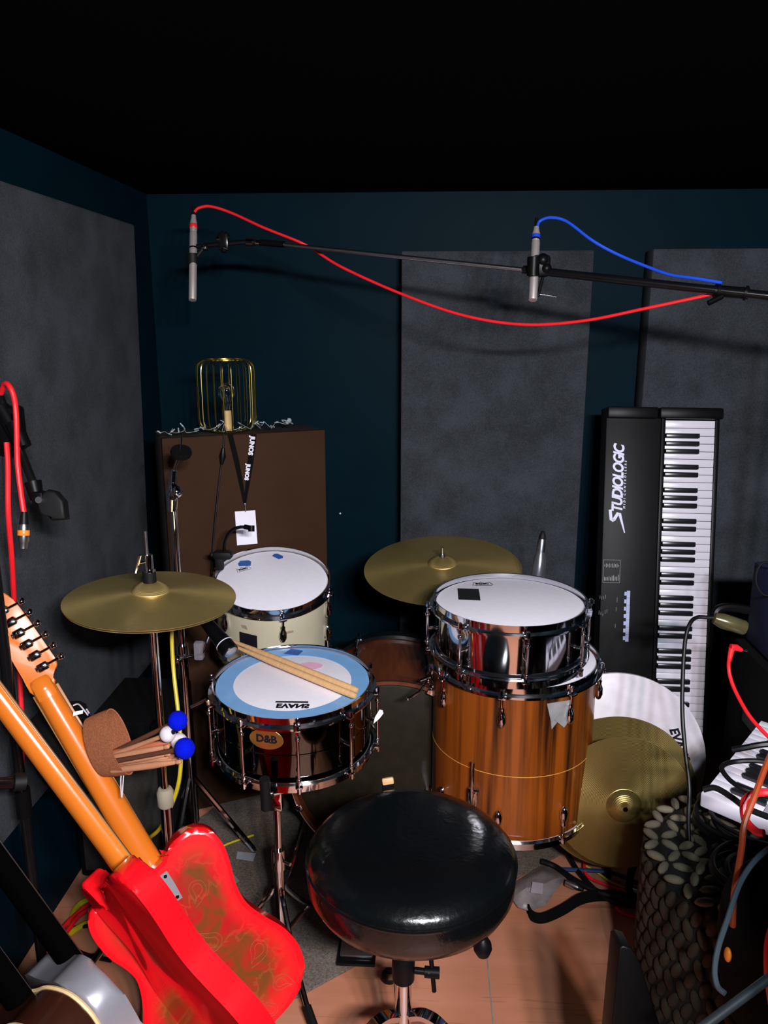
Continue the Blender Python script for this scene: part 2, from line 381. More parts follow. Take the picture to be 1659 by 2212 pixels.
# snare throw-off and butt plate
MB().box((.190, 0, -.05), (.016, .022, .05), frame((0, 0, 0), (-1, .12, 0), (-.12, -1, 0), (0, 0, 1)), .003).cyl((-.20, -.02, -.04), (-.235, -.03, -.055), .004).build('strainer', CHROME, sn, False)
# sticks on the snare
def stick(name, label, p, q, r=.0075, m=WOODST, group=None, cat='drumstick', tip=True):
    p, q = V(p), V(q); L = (q-p).length; t = thing(name, label, cat, mtx(q, p-q), group)
    MB().lathe([(.0005, 0), (r*.75, .001), (r, .006), (r, L*.62), (r*.62, L*.90), (r*.42, L-.012)], 14).build('shaft', m, t, False)
    if tip: MB().lathe([(r*.42, L-.013), (r*.72, L-.008), (r*.62, L-.002), (.0004, L)], 12).build('tip', m, t, False)
    return t
stick('drumstick', 'upper pale hickory drumstick lying across the snare head', P(490, 1380, z=.668), P(772, 1492, z=.656))
stick('drumstick', 'lower pale hickory drumstick lying across the snare head, nearer the player', P(496, 1392, z=.667), P(768, 1504, z=.656))
# rack tom
RTM = mtx(P(588, 1252, 2.15), (.07, -.27, 1), (1, 0, 0))
rt = drum('rack_tom', 'cream white rack tom with chrome hoops and blue tape on its head', 'drum', RTM, .153, .21, 6, CREAM, 'lug', HEADW, radians(270+20))
remo(onhead(I4, -.088, .040, .0008, .6, 1, 1), rt, .022)
MB().prism([(-.017, -.013), (.015, -.015), (.018, .006), (.012, .013), (-.012, .014), (-.019, .0)], .0004, .0012, onhead(I4, -.090, .070, 0, .28)).build('tape_patch', BLUETAPE, rt, False)
MB().prism([(-.015, -.006), (.010, -.011), (.017, .0), (.012, .009), (-.009, .012), (-.016, .006)], .0004, .0012, onhead(I4, -.005, .118, 0, -.4)).build('tape_patch', BLUETAPE, rt, False)
A = radians(270-14); e = V((cos(A), sin(A), 0)); m3 = frame(e*.1535+V((0, 0, -.100)), (-sin(A), cos(A), 0), (0, 0, 1), e)
MB().prism(rect(.050, .052), 0, .0012, m3, .0004).build('badge', PRINTB, rt, False)
for ax, az in ((-.04, -.055), (.06, -.068)):
    A = radians(270)+ax*8; e = V((cos(A), sin(A), 0)); m4 = frame(e*.1533+V((0, 0, az)), (-sin(A), cos(A), 0), (0, 0, 1), e)
    MB().prism(rect(.014, .008, .003), 0, .0004, m4).build('scuff_mark', mat('scuff_brown', (.30, .24, .16), .8), rt, False)
# floor tom
FT = mtx(P(1110, 1463, 2.0), (0, 0, 1), (1, 0, 0)); FT.translation = V((.222, 1.835, .648))
ft = drum('floor_tom', 'orange brown striped wood floor tom under the chrome snare', 'drum', FT, .200, .395, 8, ZEBRA, 'lug', HEADW, radians(270-13))
for zz in (-.215,): MB().lathe([(.2004, zz), (.2010, zz-.0004), (.2010, zz-.0014), (.2004, zz-.0018)], 80, closed=True).build('seam_line', mat('seam_gold', (.55, .25, .05), .4), ft, False)
A = radians(270+24); e = V((cos(A), sin(A), 0)); m5 = frame(e*.2012+V((0, 0, -.062)), (-sin(A), cos(A), 0), (0, 0, 1), e)
b = MB()
b.prism([(-.032, .032), (.030, .030), (.028, -.004), (.018, -.030), (.004, -.012), (-.016, -.034), (-.020, -.01)], 0, .002, m5)
b.prism([(-.012, -.010), (.026, .028), (.034, -.020), (.016, -.036)], .001, .004, m5 @ MX.Rotation(.1, 4, 'Y')); b.build('tape_patch', TANM, ft, False)
for az in (-98, 5, 150):
    A = radians(az) if az != -98 else radians(270-30); e = V((cos(A), sin(A), 0)); tt = V((-sin(A), cos(A), 0))
    m6 = frame(e*.206+V((0, 0, -.285)), tt, e, (0, 0, 1))
    br = MB().box((0, 0, 0), (.026, .02, .05), m6, .004).cyl(m6 @ V((0, .006, .02)), m6 @ V((.02, .02, .034)), .003).build('leg_bracket', CHROME, ft, False)
    h = FT.translation.z
    foot = e*.275+V((0, 0, -h+.004))
    MB().tube(spline([e*.214+V((0, 0, -.19)), e*.214+V((0, 0, -.40)), e*.222+V((0, 0, -.52)), foot+V((0, 0, .03))], 6), .0048, 10).build('leg', CHROME, ft, False)
    MB().lathe([(.012, -.002), (.013, .004), (.009, .03), (.004, .034)], 12, MX.Translation(foot)).build('rubber_foot', RUB, ft, False)
# chrome snare stacked on it
ST = mtx(V((.202, 1.805, .800)), (0, -.01, 1), (1, 0, 0))
st = drum('snare_drum', 'mirror chrome snare drum stacked on the wooden floor tom, black tape on its head', 'drum', ST, .178, .130, 8, CHROME, 'tube', HEADW, radians(270+6))
for k, (yy, hh) in enumerate(((.064, .030), (.026, .056))):
    MB().prism(rect(.052, hh, .001), .0004+.0007*k, .0012+.0007*k, onhead(I4, -.096+.0*k, yy, 0, -.03)).build('tape_patch', BLTAPE, st, False)
remo(onhead(I4, -.058, .118, .0008, .06, 1, 1), st, .028)
# kick drum
KD = mtx((-.085, 1.85, .305), (.03, -1, .0), (1, 0, 0)); KR = .254; KL = -.30
kd = thing('bass_drum', 'brown wood bass drum with black head behind the black snare', 'drum', KD)
MB().lathe([(KR-.004, 0), (KR-.001, -.002), (KR-.001, KL), (KR-.004, KL-.002)], 80, cap=False).build('shell', KICKW, kd, False)
MB().lathe([(0, .004), (KR-.015, .003), (KR+.002, -.006)], 72).build('drum_head', mat('smoky_head', (.014, .011, .007), .45, 0, .2, spec=.12), kd, False)
MB().lathe([(KR+.002, KL), (.2, KL-.003), (0, KL-.004)], 48).build('drum_head', RUB, kd, False)
for z in (0, KL): MB().lathe([(KR+.001, z-.018), (KR+.010, z-.018), (KR+.011, z+.018), (KR+.001, z+.018)], 80, closed=True).build('hoop', KICKW if z == 0 else BMET, kd, False)
MB().lathe([(KR+.0105, .018), (KR+.0125, .019), (KR+.0125, .016)], 80, closed=True).build('hoop_edge', STEEL, kd, False)
for k in range(8):
    a = radians(22)+2*pi*k/8; e = V((cos(a), sin(a), 0)); m7 = frame((0, 0, 0), e, (-sin(a), cos(a), 0), (0, 0, 1))
    for s, z in ((1, 0), (-1, KL)):
        cl = MB().box((KR+.013, 0, z+s*.002), (.007, .02, .044), m7, .002).box((KR+.006, 0, z+s*.024), (.016, .02, .005), m7, .001).build('claw', CHROME, kd, False)
        MB().cyl(m7 @ V((KR+.020, 0, z+s*.02)), m7 @ V((KR+.020, 0, z-s*.09)), .003, seg=8).cyl(m7 @ V((KR+.006, 0, z-s*.08)), m7 @ V((KR+.006, 0, z-s*.13)), .009, .007, 10).build('tension_rod', CHROME, cl, False)
for s in (-1, 1):
    MB().tube([V((s*.22, -.14, -.05)), V((s*.27, -.29, .03))], .006).cyl((s*.268, -.285, .028), (s*.275, -.300, .034), .009).build('spur', CHROME, kd, False)
# tom holder from the kick to the rack tom
t = thing('tom_holder', 'chrome tom arm rising from the bass drum to the cream rack tom', 'stand', (-.30, 2.05, .49))
MB().cyl((-.28, 2.06, .49), (-.28, 2.06, .60), .011).build('post', CHROME, t)
MB().cyl((-.28, 2.06, .60), (-.40, 2.10, .62), .008).ball((-.28, 2.06, .60), .018).build('arm', CHROME, t)
# ------------------------------------------------------------------ cymbals
def cymbal(name, label, M, R, m, bell=.16, h=.030, group=None, two=True):
    t = thing(name, label, 'cymbal', M, group); br = R*bell*1.15
    top = [(.006, h), (br*.45, h*.93), (br*.75, h*.72), (br*.95, h*.48), (br*1.08, h*.40), (R*.5, h*.27), (R*.8, h*.10), (R, 0)]
    prof = spline([(r, z, 0) for r, z in top], 5)
    up_ = [(p.x, p.y) for p in prof]; dn = [(p.x, p.y-.0015) for p in prof][::-1]
    MB().lathe(up_+dn, 96, closed=True).build('plate', m, t, False, angle=60)
    return t
HX = P(326, 1292, 1.60)
hn = (.045, -.01, 1)
cymbal('hi_hat_cymbal', 'upper bronze hi-hat cymbal on the chrome stand, closed over its pair', mtx(HX, hn), .170, HATM, .20, .036)
cymbal('hi_hat_cymbal', 'lower bronze hi-hat cymbal, under the upper one', mtx(HX+V((0, 0, -.006)), hn) @ MX.Rotation(pi, 4, 'X'), .168, HATM, .20, .030)
rd = P(956, 1226, 2.28); rn = (-.03, -.15, 1)
cymbal('ride_cymbal', 'large tilted bronze ride cymbal in front of the back wall panel', mtx(rd, rn), .228, BRASS, .17, .034)
t = thing('cymbal_stand', 'chrome stand under the tilted ride cymbal with a small rod poking through its bell', 'stand', (rd.x, rd.y, 0))
tp = rd+V(rn).normalized()*.036
MB().cyl(rd-V(rn).normalized()*.05, tp+V(rn).normalized()*.028, .0042).cyl(tp, tp+V(rn)*.008, .009, .007).build('rod', STEEL, t)
MB().cyl((rd.x, rd.y+.01, .30), rd-V(rn).normalized()*.045, .008).cyl((rd.x, rd.y+.01, .06), (rd.x, rd.y+.01, .42), .012).build('tube', BMET, t)
for k in range(3):
    a = 2*pi*k/3+.5; MB().tube([V((rd.x, rd.y+.01, .30)), V((rd.x+.18*cos(a), rd.y+.01+.18*sin(a), .012))], .007).build('leg', BMET, t)
# hi-hat stand
t = thing('hi_hat_stand', 'chrome hi-hat stand holding the pair of bronze cymbals', 'stand', (HX.x, HX.y, 0))
rodtop = P(320, 1138, HX.length and 1.60); rodtop = V((HX.x-.002, HX.y, rodtop.z))
MB().cyl(HX+V((0, 0, -.06)), rodtop, .0034).build('rod', STEEL, t)
MB().cyl(HX+V((0, 0, .034)), HX+V((0, 0, .056)), .0135).build('felt_washer', RUB, t)
MB().cyl(HX+V((.001, 0, .056)), HX+V((.001, 0, .062)), .0115).cyl(HX+V((.001, 0, .062)), HX+V((.001, 0, .092)), .0085).cyl(HX+V((0, 0, .078)), HX+V((-.016, -.012, .078)), .003).tube(spline([HX+V((-.012, -.012, .094)), HX+V((-.016, -.013, .080)), HX+V((-.022, -.014, .058))], 5), .0035, 8).build('clutch', CHROME, t)
MB().lathe([(.006, 0), (.026, .004), (.024, .014), (.012, .026), (.008, .03)], 20, MX.Translation(HX+V((0, 0, -.052)))).build('cymbal_cup', RUB, t)
MB().cyl((HX.x, HX.y, .42), HX+V((0, 0, -.03)), .0085).build('upper_tube', CHROME, t)
MB().cyl((HX.x, HX.y, .05), (HX.x, HX.y, .45), .0125).build('lower_tube', CHROME, t)
MB().lathe([(.016, 0), (.018, .005), (.018, .035), (.014, .042)], 16, MX.Translation((HX.x, HX.y, .43))).build('collar', SUED, t)
for a in (-50, 70, 200):
    e = V((cos(radians(a)), sin(radians(a)), 0)); b0 = V((HX.x, HX.y, 0))
    MB().tube([b0+e*.012+V((0, 0, .30)), b0+e*.02+V((0, 0, .28)), b0+e*.22+V((0, 0, .018))], .0075, 8).tube([b0+e*.012+V((0, 0, .10)), b0+e*.13+V((0, 0, .135))], .005, 8).build('leg', CHROME, t)
    MB().ball(b0+e*.225+V((0, 0, .0205)), .014, (1.2, 1.2, .9)).build('rubber_foot', RUB, t)
b0 = V((HX.x, HX.y, 0))
MB().box((0, 0, 0), (.085, .27, .012), MX.Translation(b0+V((.06, -.16, .055))) @ MX.Rotation(.22, 4, 'Z') @ MX.Rotation(.22, 4, 'X'), .004).build('pedal', STEEL, t)
# back boom cymbal stand (parked, silver)
p1, p2, p3 = P(372, 1060, 1.92), P(376, 1235, 1.94), P(390, 975, 1.90)
t = thing('cymbal_stand', 'tall bare chrome cymbal stand with black disc top beside the brown board', 'stand', (p2.x, p2.y, 0))
MB().cyl((p1.x, p1.y, p1.z-.03), (p1.x, p1.y, .62), .0085).build('upper_tube', CHROME, t)
MB().cyl((p1.x, p1.y, .64), (p1.x, p1.y, .04), .0125).build('lower_tube', CHROME, t)
b = MB().ball(p1+V((.006, -.01, 0)), .020, (.9, .7, 1.1)).ball(p1+V((.016, -.012, .0)), .018, (.7, .9, .9)).cyl(p1+V((-.004, 0, -.05)), p1, .012, .016).cyl(p1+V((.002, 0, .014)), p1+V((.006, 0, .05)), .011, .009)
b.build('tilter', CHROME, t)
MB().cyl(p1+V((.006, 0, .045)), p3, .0038).cyl(p3, p3+V((.004, 0, .035)), .003).build('rod', CHROME, t)
MB().lathe([(.004, -.006), (.024, -.007), (.026, 0), (.024, .007), (.004, .006)], 24, mtx(p3+V((.002, -.003, -.002)), (.25, -.45, 1))).build('felt_disc', BLKCL, t)
for a in (-100, 20, 140):
    e = V((cos(radians(a)), sin(radians(a)), 0)); q = V((p1.x, p1.y, 0))
    MB().tube([q+V((0, 0, .28)), q+e*.16+V((0, 0, .012))], .008, 8).build('leg', CHROME, t)
MB().cyl(V((p1.x-.02, p1.y-.01, .62)), V((p1.x+.05, p1.y-.02, .63)), .004).cyl(V((p1.x, p1.y, .60)), V((p1.x, p1.y, .65)), .017).build('wing_clamp', CHROME, t)
# snare stand
s0 = V((SN.translation.x-.02, SN.translation.y+.0, 0)); zb = .644-.158-.02
t = thing('snare_stand', 'chrome snare stand with black rubber tipped arms under the black snare', 'stand', s0)
q0 = P(603, 1740, y=1.50); q1 = P(603, 1960, y=1.56); cx, cy = s0.x, 1.53
MB().cyl((cx, cy, .03), (cx, cy, .28), .0125).build('lower_tube', CHROME, t)
MB().cyl((cx, cy, .26), (cx, cy, zb-.05), .009).build('upper_tube', CHROME, t)
MB().cyl((cx, cy, .25), (cx, cy, .30), .016).cyl((cx, cy, .275), (cx+.03, cy-.02, .275), .004).build('collar', CHROME, t)
MB().box((cx, cy, zb-.04), (.028, .024, .05), bev=.004).cyl((cx-.03, cy-.02, zb-.02), (cx+.03, cy, zb-.015), .007).build('tilter', CHROME, t)
for a in (268, 30, 150):
    e = V((cos(radians(a)), sin(radians(a)), 0)); c = V((s0.x, s0.y, 0)); 
    ar = MB().tube(spline([V((cx, cy, zb-.02)), c+e*.12+V((0, 0, zb-.025)), c+e*.195+V((0, 0, zb-.015)), c+e*.212+V((0, 0, zb+.01))], 5), .006, 8).build('arm', CHROME, t)
    MB().tube([c+e*.207+V((0, 0, zb-.015)), c+e*.211+V((0, 0, zb+.058))], .0115, 12).build('rubber_tip', RUB, ar)
for a in (-62, 60, 185):
    e = V((cos(radians(a)), sin(radians(a)), 0)); c = V((cx, cy, 0))
    lg = MB().tube(spline([c+e*.014+V((0, 0, .20)), c+e*.03+V((0, 0, .17)), c+e*.10+V((0, 0, .085)), c+e*.19+V((0, 0, .022))], 4), .006, 8).tube([c+e*.012+V((0, 0, .06)), c+e*.11+V((0, 0, .08))], .004, 8).build('leg', CHROME, t)
    MB().tube([c+e*.175+V((0, 0, .030)), c+e*.225+V((0, 0, .018))], .010, 10).build('rubber_foot', RUB, lg)
# kick pedal
t = thing('kick_pedal', 'dark metal bass drum pedal on the rug against the bass drum', 'pedal', (-.15, 1.66, .008))
MB().box((-.15, 1.66, .014), (.09, .30, .008), bev=.002).build('base_plate', BMET, t)
MB().box((0, 0, 0), (.075, .26, .008), MX.Translation((-.15, 1.65, .055)) @ MX.Rotation(.25, 4, 'X'), .003).build('footboard', STEEL, t)
for s in (-1, 1): MB().cyl((-.15+s*.045, 1.79, .012), (-.15+s*.045, 1.79, .16), .008).build('post', BMET, t)
MB().cyl((-.20, 1.79, .16), (-.10, 1.79, .16), .006).build('axle', CHROME, t)
MB().cyl((-.15, 1.79, .16), (-.15, 1.83, .20), .003).ball((-.15, 1.815, .20), .02).build('beater', BLKCL, t)
# ------------------------------------------------------------------ drum throne
tc_ = V((-.020, 1.225, 0))
t = thing('drum_throne', 'round black vinyl drum throne on a chrome post in the foreground', 'stool', tc_)
R_ = .183; zt = .563
prof = spline([(.0005, zt+.006, 0), (.06, zt+.006, 0), (.12, zt+.003, 0), (.155, zt-.006, 0), (.176, zt-.020, 0), (.184, zt-.032, 0)], 5)
MB().lathe([(p.x, p.y) for p in prof]+[(.186, zt-.036), (.184, zt-.040)], 96, MX.Translation(tc_), cap=False).build('cushion', VINYL, t, angle=70)
MB().lathe([(.1850, zt-.0345), (.1885, zt-.0365), (.1885, zt-.0395), (.1850, zt-.0415)], 96, MX.Translation(tc_), closed=True).build('piping', VINYL, t)
MB().lathe([(.184, zt-.040), (.1865, zt-.055), (.185, zt-.080), (.176, zt-.098), (.165, zt-.103), (.0005, zt-.103)], 96, MX.Translation(tc_), cap=False).build('seat_side', VINYL, t, angle=60)
px_ = tc_+V((-.012, -.015, 0))
MB().cyl(px_+V((0, 0, .29)), px_+V((0, 0, .47)), .0125, seg=24).build('inner_post', CHROME, t)
MB().cyl(px_+V((0, 0, .04)), px_+V((0, 0, .30)), .0155, seg=24).build('outer_post', CHROME, t)
MB().lathe([(.017, 0), (.0205, .004), (.021, .03), (.021, .046), (.019, .052), (.0135, .055)], 28, MX.Translation(px_+V((0, 0, .272)))).build('height_clamp', BLACK, t)
wb = px_+V((.021, -.004, .298))
tb = MB().cyl(wb, wb+V((.022, -.002, 0)), .006).cyl(wb+V((.018, -.002, 0)), wb+V((.045, -.004, .001)), .010).build('clamp_bolt', BLACK, t)
MB().cyl(wb+V((.036, -.006, -.038)), wb+V((.028, .002, .040)), .0042).cyl(wb+V((.024, -.004, 0)), wb+V((.045, -.005, 0)), .009).build('wing_handle', BLACK, tb)
MB().lathe([(.0005, 0), (.010, .003), (.0155, .014), (.015, .024), (.010, .034), (.006, .040), (.006, .05)], 20, mtx(tc_+V((.125, -.105, zt-.150)), (-.1, .15, 1))).build('tilt_knob', BLACK, t)
for a in (-22, 98, 218):
    e = V((cos(radians(a)), sin(radians(a)), 0)); c = V((px_.x, px_.y, 0)); sd = V((-e.y, e.x, 0))
    pts = spline([c+e*.016+V((0, 0, .200)), c+e*.045+V((0, 0, .212)), c+e*.085+V((0, 0, .195)), c+e*.18+V((0, 0, .105)), c+e*.27+V((0, 0, .022))], 6)
    lg = MB().ribbon(pts, sd, .022, .010).build('leg', CHROME, t)
    MB().ribbon(spline([c+e*.016+V((0, 0, .09)), c+e*.09+V((0, 0, .13)), c+e*.13+V((0, 0, .148))], 4), sd, .012, .006).build('leg_brace', CHROME, lg)
    MB().ball(c+e*.275+V((0, 0, .016)), .016, (1.2, 1.2, 1)).build('rubber_foot', RUB, lg)
# ------------------------------------------------------------------ upright stage keyboard
kT, kB = P(1435, 881, y=2.43), V((0, 0, 0)); kB = V((kT.x-.012, 2.20, .002))
kx = (kT-kB).normalized(); kz = V((0, -1, 0)); kz = (kz-kx*kz.dot(kx)).normalized(); ky = kz.cross(kx)
LEN = (kT-kB).length; KM = frame(kB, kx, ky, kz)
t = thing('stage_keyboard', 'long black stage keyboard standing on end against the back wall, white keys to the right', 'keyboard', KM)
WD = .345
MB().box((LEN/2-.005, .087, -.045), (LEN-.05, .166, .075), bev=.004).box((LEN/2, -.005, -.072), (LEN-.01, WD-.012, .03), bev=.003).build('body', mat('keyboard_case', (.003, .003, .0035), .5, spec=.2), t, False)
for s, nm in ((0, 'end_cheek'), (1, 'end_cheek')):
    x = LEN-.016 if s else .016
    MB().box((x, .095, -.035), (.034, .150, .098), bev=.004).box((x, -.079, -.035), (.034, .188, .100), bev=.006).build(nm, BLACK, t, False)
MB().box((LEN/2, -WD/2+.007, -.045), (LEN-.06, .014, .060), bev=.003).build('key_slip', BLACK, t, False)
MB().box((LEN/2, -.001, -.028), (LEN-.06, .012, .052), bev=.002).build('key_rail', BLACK, t, False)
PW = .0235; y1, y0 = -.009, -WD/2+.016; NW = 49; x_end = LEN-.036
wk = bk = None
for i in range(NW):
    xc = x_end-PW*(i+.5)
    if wk is None: wk = MB().box((0, 0, -.022), (PW-.0011, y1-y0, .020), bev=.0012).build('white_key', KEYW, t, False); o = wk
    else: o = wk.copy(); COL.objects.link(o)
    o.location = (xc, (y0+y1)/2, 0)
    # from the top: C8 B A G F E D C ...; a black key below B, A, G, E, D
    if i % 7 in (1, 2, 3, 5, 6):
        xb = x_end-PW*(i+1)
        if bk is None:
            bk = MB().box((0, 0, -.004), (.0145, .100, .016), bev=.002).build('black_key', KEYB, t, False); o = bk
        else: o = bk.copy(); COL.objects.link(o)
        o.location = (xb, y1-.049, 0)
zt_ = -.0072
def KP(x, y, z=zt_): return frame((x, y, z), (1, 0, 0), (0, 1, 0), (0, 0, 1))
def kpix(px, py):      # photo pixel to the panel plane of the keyboard
    Mi = KM.inverted(); r = Mi.to_3x3() @ ray(px, py); e = Mi @ EYE; q = e+r*((zt_-e.z)/r.z); return q.x, q.y
x0, yy = kpix(1332, 1100); x1, _ = kpix(1340, 972)
b = MB(); b.text('TUDIOLOGIC', .040, KP((x0+x1)/2+.002, (kpix(1336, 1035)[1])) @ MX.Diagonal((.92, 1.1, 1, 1)), shear=.28, bold=.0014, spacing=.88); b.build('lettering', LETTER, t, False)
sx, sy = kpix(1326, 1118)
so = [(-.030, .018), (-.002, .026), (.020, .016), (.012, .008), (-.006, .014), (-.018, .010), (.003, -.004)]
b = MB(); m_ = KP(sx+.004, sy-.018)
b.ribbon([m_ @ V(p) for p in ((.020, .030, 0), (-.010, .026, 0), (-.014, .018, 0))], m_.to_3x3() @ V((.1, 1, 0)), .009, .0006)
b.ribbon([m_ @ V(p) for p in ((-.013, .019, 0), (.010, .006, 0), (.008, .001, 0), (-.050, -.016, 0))], m_.to_3x3() @ V((.4, 1, 0)), [.010, .009, .009, .003], .0006)
b.build('logo_initial', LETTER, t, False)
x2, y2 = kpix(1350, 1050); MB().text('M I D I  C O N T R O L L E R S', .0085, KP(x2+.004, y2), shear=.2, bold=.0003, spacing=1.28).build('lettering', LETTER, t, False)
a_, b_ = kpix(1302, 1258); c_, d_ = kpix(1340, 1210); cx, cy = (a_+c_)/2, (b_+d_)/2; hx, hy = abs(c_-a_)/2, abs(d_-b_)/2
b = MB()
for u, v, w_, h_ in ((0, hy, 2*hx, .0008), (0, -hy, 2*hx, .0008), (hx, 0, .0008, 2*hy), (-hx, 0, .0008, 2*hy)): b.box((cx+u, cy+v, zt_), (w_, h_, .0004))
for r in range(10):
    yy = cy+hy*.82-r*hy*.182; l = random.uniform(.25, .5)*hx*1.1
    b.box((cx-hx*.86+l/2+.001, yy, zt_), (l, .0016, .0004)); l2 = random.uniform(.08, .25)*hx*1.6; b.box((cx+hx*.5, yy, zt_), (l2, .0014, .0004))
b.build('program_table', mat('dim_print', (.36, .36, .38), .5), t, False)
b = MB()
for (px, py) in ((1296, 1290), (1300, 1292), (1304, 1291), (1308, 1289), (1294, 1323), (1298, 1325), (1302, 1328), (1307, 1322), (1311, 1320), (1283, 1300), (1333, 1296), (1331, 1316), (1329, 1352)):
    u, v = kpix(px, py); b.box((u, v, zt_), (random.uniform(.008, .016), .0012, .0004))
b.build('panel_lettering', mat('dimmer_print', (.2, .2, .2), .5), t, False)
u0, v0 = kpix(1347, 1386); u1, v1 = kpix(1359, 1276); nk = 7; pw = (u1-u0)/nk; vc = (v0+v1)/2-.001
b = MB()
for i in range(nk): b.box((u0+pw*(i+.5), vc-.003, zt_), (pw-.0006, .010, .0004))
for i, (s_, wd) in enumerate([(i+o, .5) for i, o in ((0, .2), (1, .25), (2, .25), (3, .25), (4, .25), (5, .25), (6, .3))]): b.box((u0+pw*(s_+.28), vc+.005, zt_), (pw*.52, .008, .0004))
b.build('key_diagram', mat('pale_blue_print', (.42, .46, .68), .5), t, False)
# ------------------------------------------------------------------ leaning head and cymbals
dn = V((.02, -1, .16)).normalized()
hc = P(1330, 1648, 2.10); HM = mtx(hc, dn, (1, 0, 0))
t = thing('loose_drum_head', 'large loose white drum head leaning at the foot of the upright keyboard', 'drum head', HM)
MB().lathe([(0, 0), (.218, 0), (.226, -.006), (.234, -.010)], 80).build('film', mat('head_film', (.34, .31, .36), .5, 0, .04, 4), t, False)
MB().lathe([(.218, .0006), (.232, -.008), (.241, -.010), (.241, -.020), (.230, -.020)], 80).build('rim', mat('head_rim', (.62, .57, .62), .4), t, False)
lx = HM.inverted() @ P(1464, 1605, 2.10); MB().text('EVANS', .032, MX.Translation((lx.x, lx.y, .0012)) @ MX.Rotation(radians(-68), 4, 'Z'), bold=.0014, shear=.2).build('printed_mark', PRINTB, t, False)
cymbal('crash_cymbal', 'brownish gold cymbal leaning between the white drum head and the nearer cymbal', mtx(P(1332, 1713, 2.00), (.0, -1, .14)), .200, GROOVE, .17, .026)
cymbal('crash_cymbal', 'grooved bronze cymbal leaning in front, with a shiny bell, beside the floor tom', mtx(P(1345, 1735, 1.90), (-.03, -1, .12)), .166, GROOVE, .22, .032)
# ------------------------------------------------------------------ board, lamp, lanyard, garland
c1 = P(378, 946, y=2.07); bd_x = V((.90, .44, 0)).normalized(); bd_y = V((-bd_x.y, bd_x.x, 0))
wB = .460; zB = c1.z; c1 = c1-bd_x*.035; BM = frame((c1.x, c1.y, 0), bd_x, bd_y, (0, 0, 1))
t = thing('speaker_cabinet', 'tall brown boarded cabinet in the back left corner with the cage lamp on top', 'cabinet', BM)
MB().box((wB/2, .01, zB/2+.01), (wB, .02, zB-.02), bev=.003).build('front_board', BOARD, t, False)
MB().box((wB/2, .105, zB/2), (wB-.004, .165, zB-.004), bev=.004).build('case', mat('dark_brown_case', (.022, .016, .012), .6), t, False)
def onb(u, v, dz=0): return BM @ V((u, v, zB+dz))
lb = BM @ V((.197, .085, zB+.002)); lb = V((lb.x, lb.y, zB+.001))
t = thing('cage_lamp', 'gold wire cage table lamp with a clear bulb, standing on the brown cabinet', 'lamp', lb)
RL, HL = .081, .200
MB().lathe([(.0005, 0), (.052, 0), (.054, .003), (.052, .006), (.0005, .007)], 40, MX.Translation(lb)).build('base', GOLD, t)
MB().lathe([(.011, .006), (.011, .056), (.009, .058)], 20, MX.Translation(lb)).build('socket', mat('tan_socket', (.62, .42, .18), .5), t)
MB().lathe([(.009, .056), (.010, .070), (.014, .080), (.022, .098), (.0235, .110), (.020, .124), (.010, .132), (.0005, .134)], 24, MX.Translation(lb), cap=False).build('bulb', GLASS, t)
for k in range(22):
    a = 2*pi*k/22; e = V((cos(a), sin(a), 0))
    pts = spline([lb+e*r+V((0, 0, z)) for r, z in ((.045, .004), (.066, .007), (.078, .018), (RL, .040), (RL, .10), (RL, HL-.036), (.077, HL-.014), (.064, HL-.003), (.052, HL))], 3)
    MB().tube(pts, .0013, 6).build('cage_wire', GOLD, t)
MB().lathe([(.050, HL-.002), (.054, HL-.002), (.054, HL+.002), (.050, HL+.002)], 40, MX.Translation(lb), closed=True).build('top_ring', GOLD, t)
# lanyard
fr = lambda u, z, off=.004: BM @ V((u, -off, z))
def bpx(px, py, off=.004):    # photo pixel to the cabinet front plane
    Mi = BM.inverted(); r = Mi.to_3x3() @ ray(px, py); e = Mi @ EYE; return BM @ (e+r*((-off-e.y)/r.y))
t = thing('lanyard', 'black lanyard with white lettering hanging down the brown cabinet front', 'lanyard', bpx(530, 1085))
k1 = [bpx(548, 938), bpx(541, 1000), bpx(533, 1060), bpx(529, 1088)]
MB().ribbon(k1, bd_x, [.017, .016, .009, .007]).build('strap', BLKCL, t)
MB().ribbon([bpx(497, 938), bpx(512, 1000), bpx(524, 1060), bpx(528, 1086)], bd_x, [.014, .014, .010, .007]).build('strap', BLKCL, t)
MB().cyl(bpx(529, 1086), bpx(530, 1106, .006), .0016).ball(bpx(529, 1088), .004).build('clip', STEEL, t)
for (px, py, sz) in ((543, 963, .0175), (534, 1020, .0150)):
    q = bpx(px, py, .0055); dr = (bpx(px-5, py+30, .0055)-bpx(px+2, py-25, .0055)).normalized(); nn = -bd_y
    MB().text('JUNOS', sz, frame(q, dr, nn.cross(dr), nn), bold=.0010).build('lettering', WHITE, t)
cc = [bpx(507, 1105), bpx(551, 1102), bpx(556, 1174), bpx(512, 1178)]
Mi = BM.inverted(); o2 = [(Mi @ p) for p in cc]
t2 = tag(MB().prism([(p.x, p.z) for p in o2], .004, .0052, BM @ frame((0, 0, 0), (1, 0, 0), (0, 0, 1), (0, -1, 0))).build('name_card', PAPER), 'blank white card hanging from the black lanyard', 'card')
# lamp cord with switch
t = thing('lamp_cord', 'black lamp cord with an in-line switch running down the brown cabinet front', 'cord', bpx(470, 1100))
MB().tube(spline([bpx(484, 938), bpx(482, 975), bpx(477, 1010), bpx(467, 1100, .008), bpx(460, 1180, .01), bpx(455, 1290, .02)], 6), .0028, 8).build('cable', BLKC, t)
MB().tube([bpx(482, 968, .01), bpx(481, 985, .01), bpx(479, 1003, .01)], .008, 10, radii=[.004, .009, .004]).build('switch', BLACK, t)
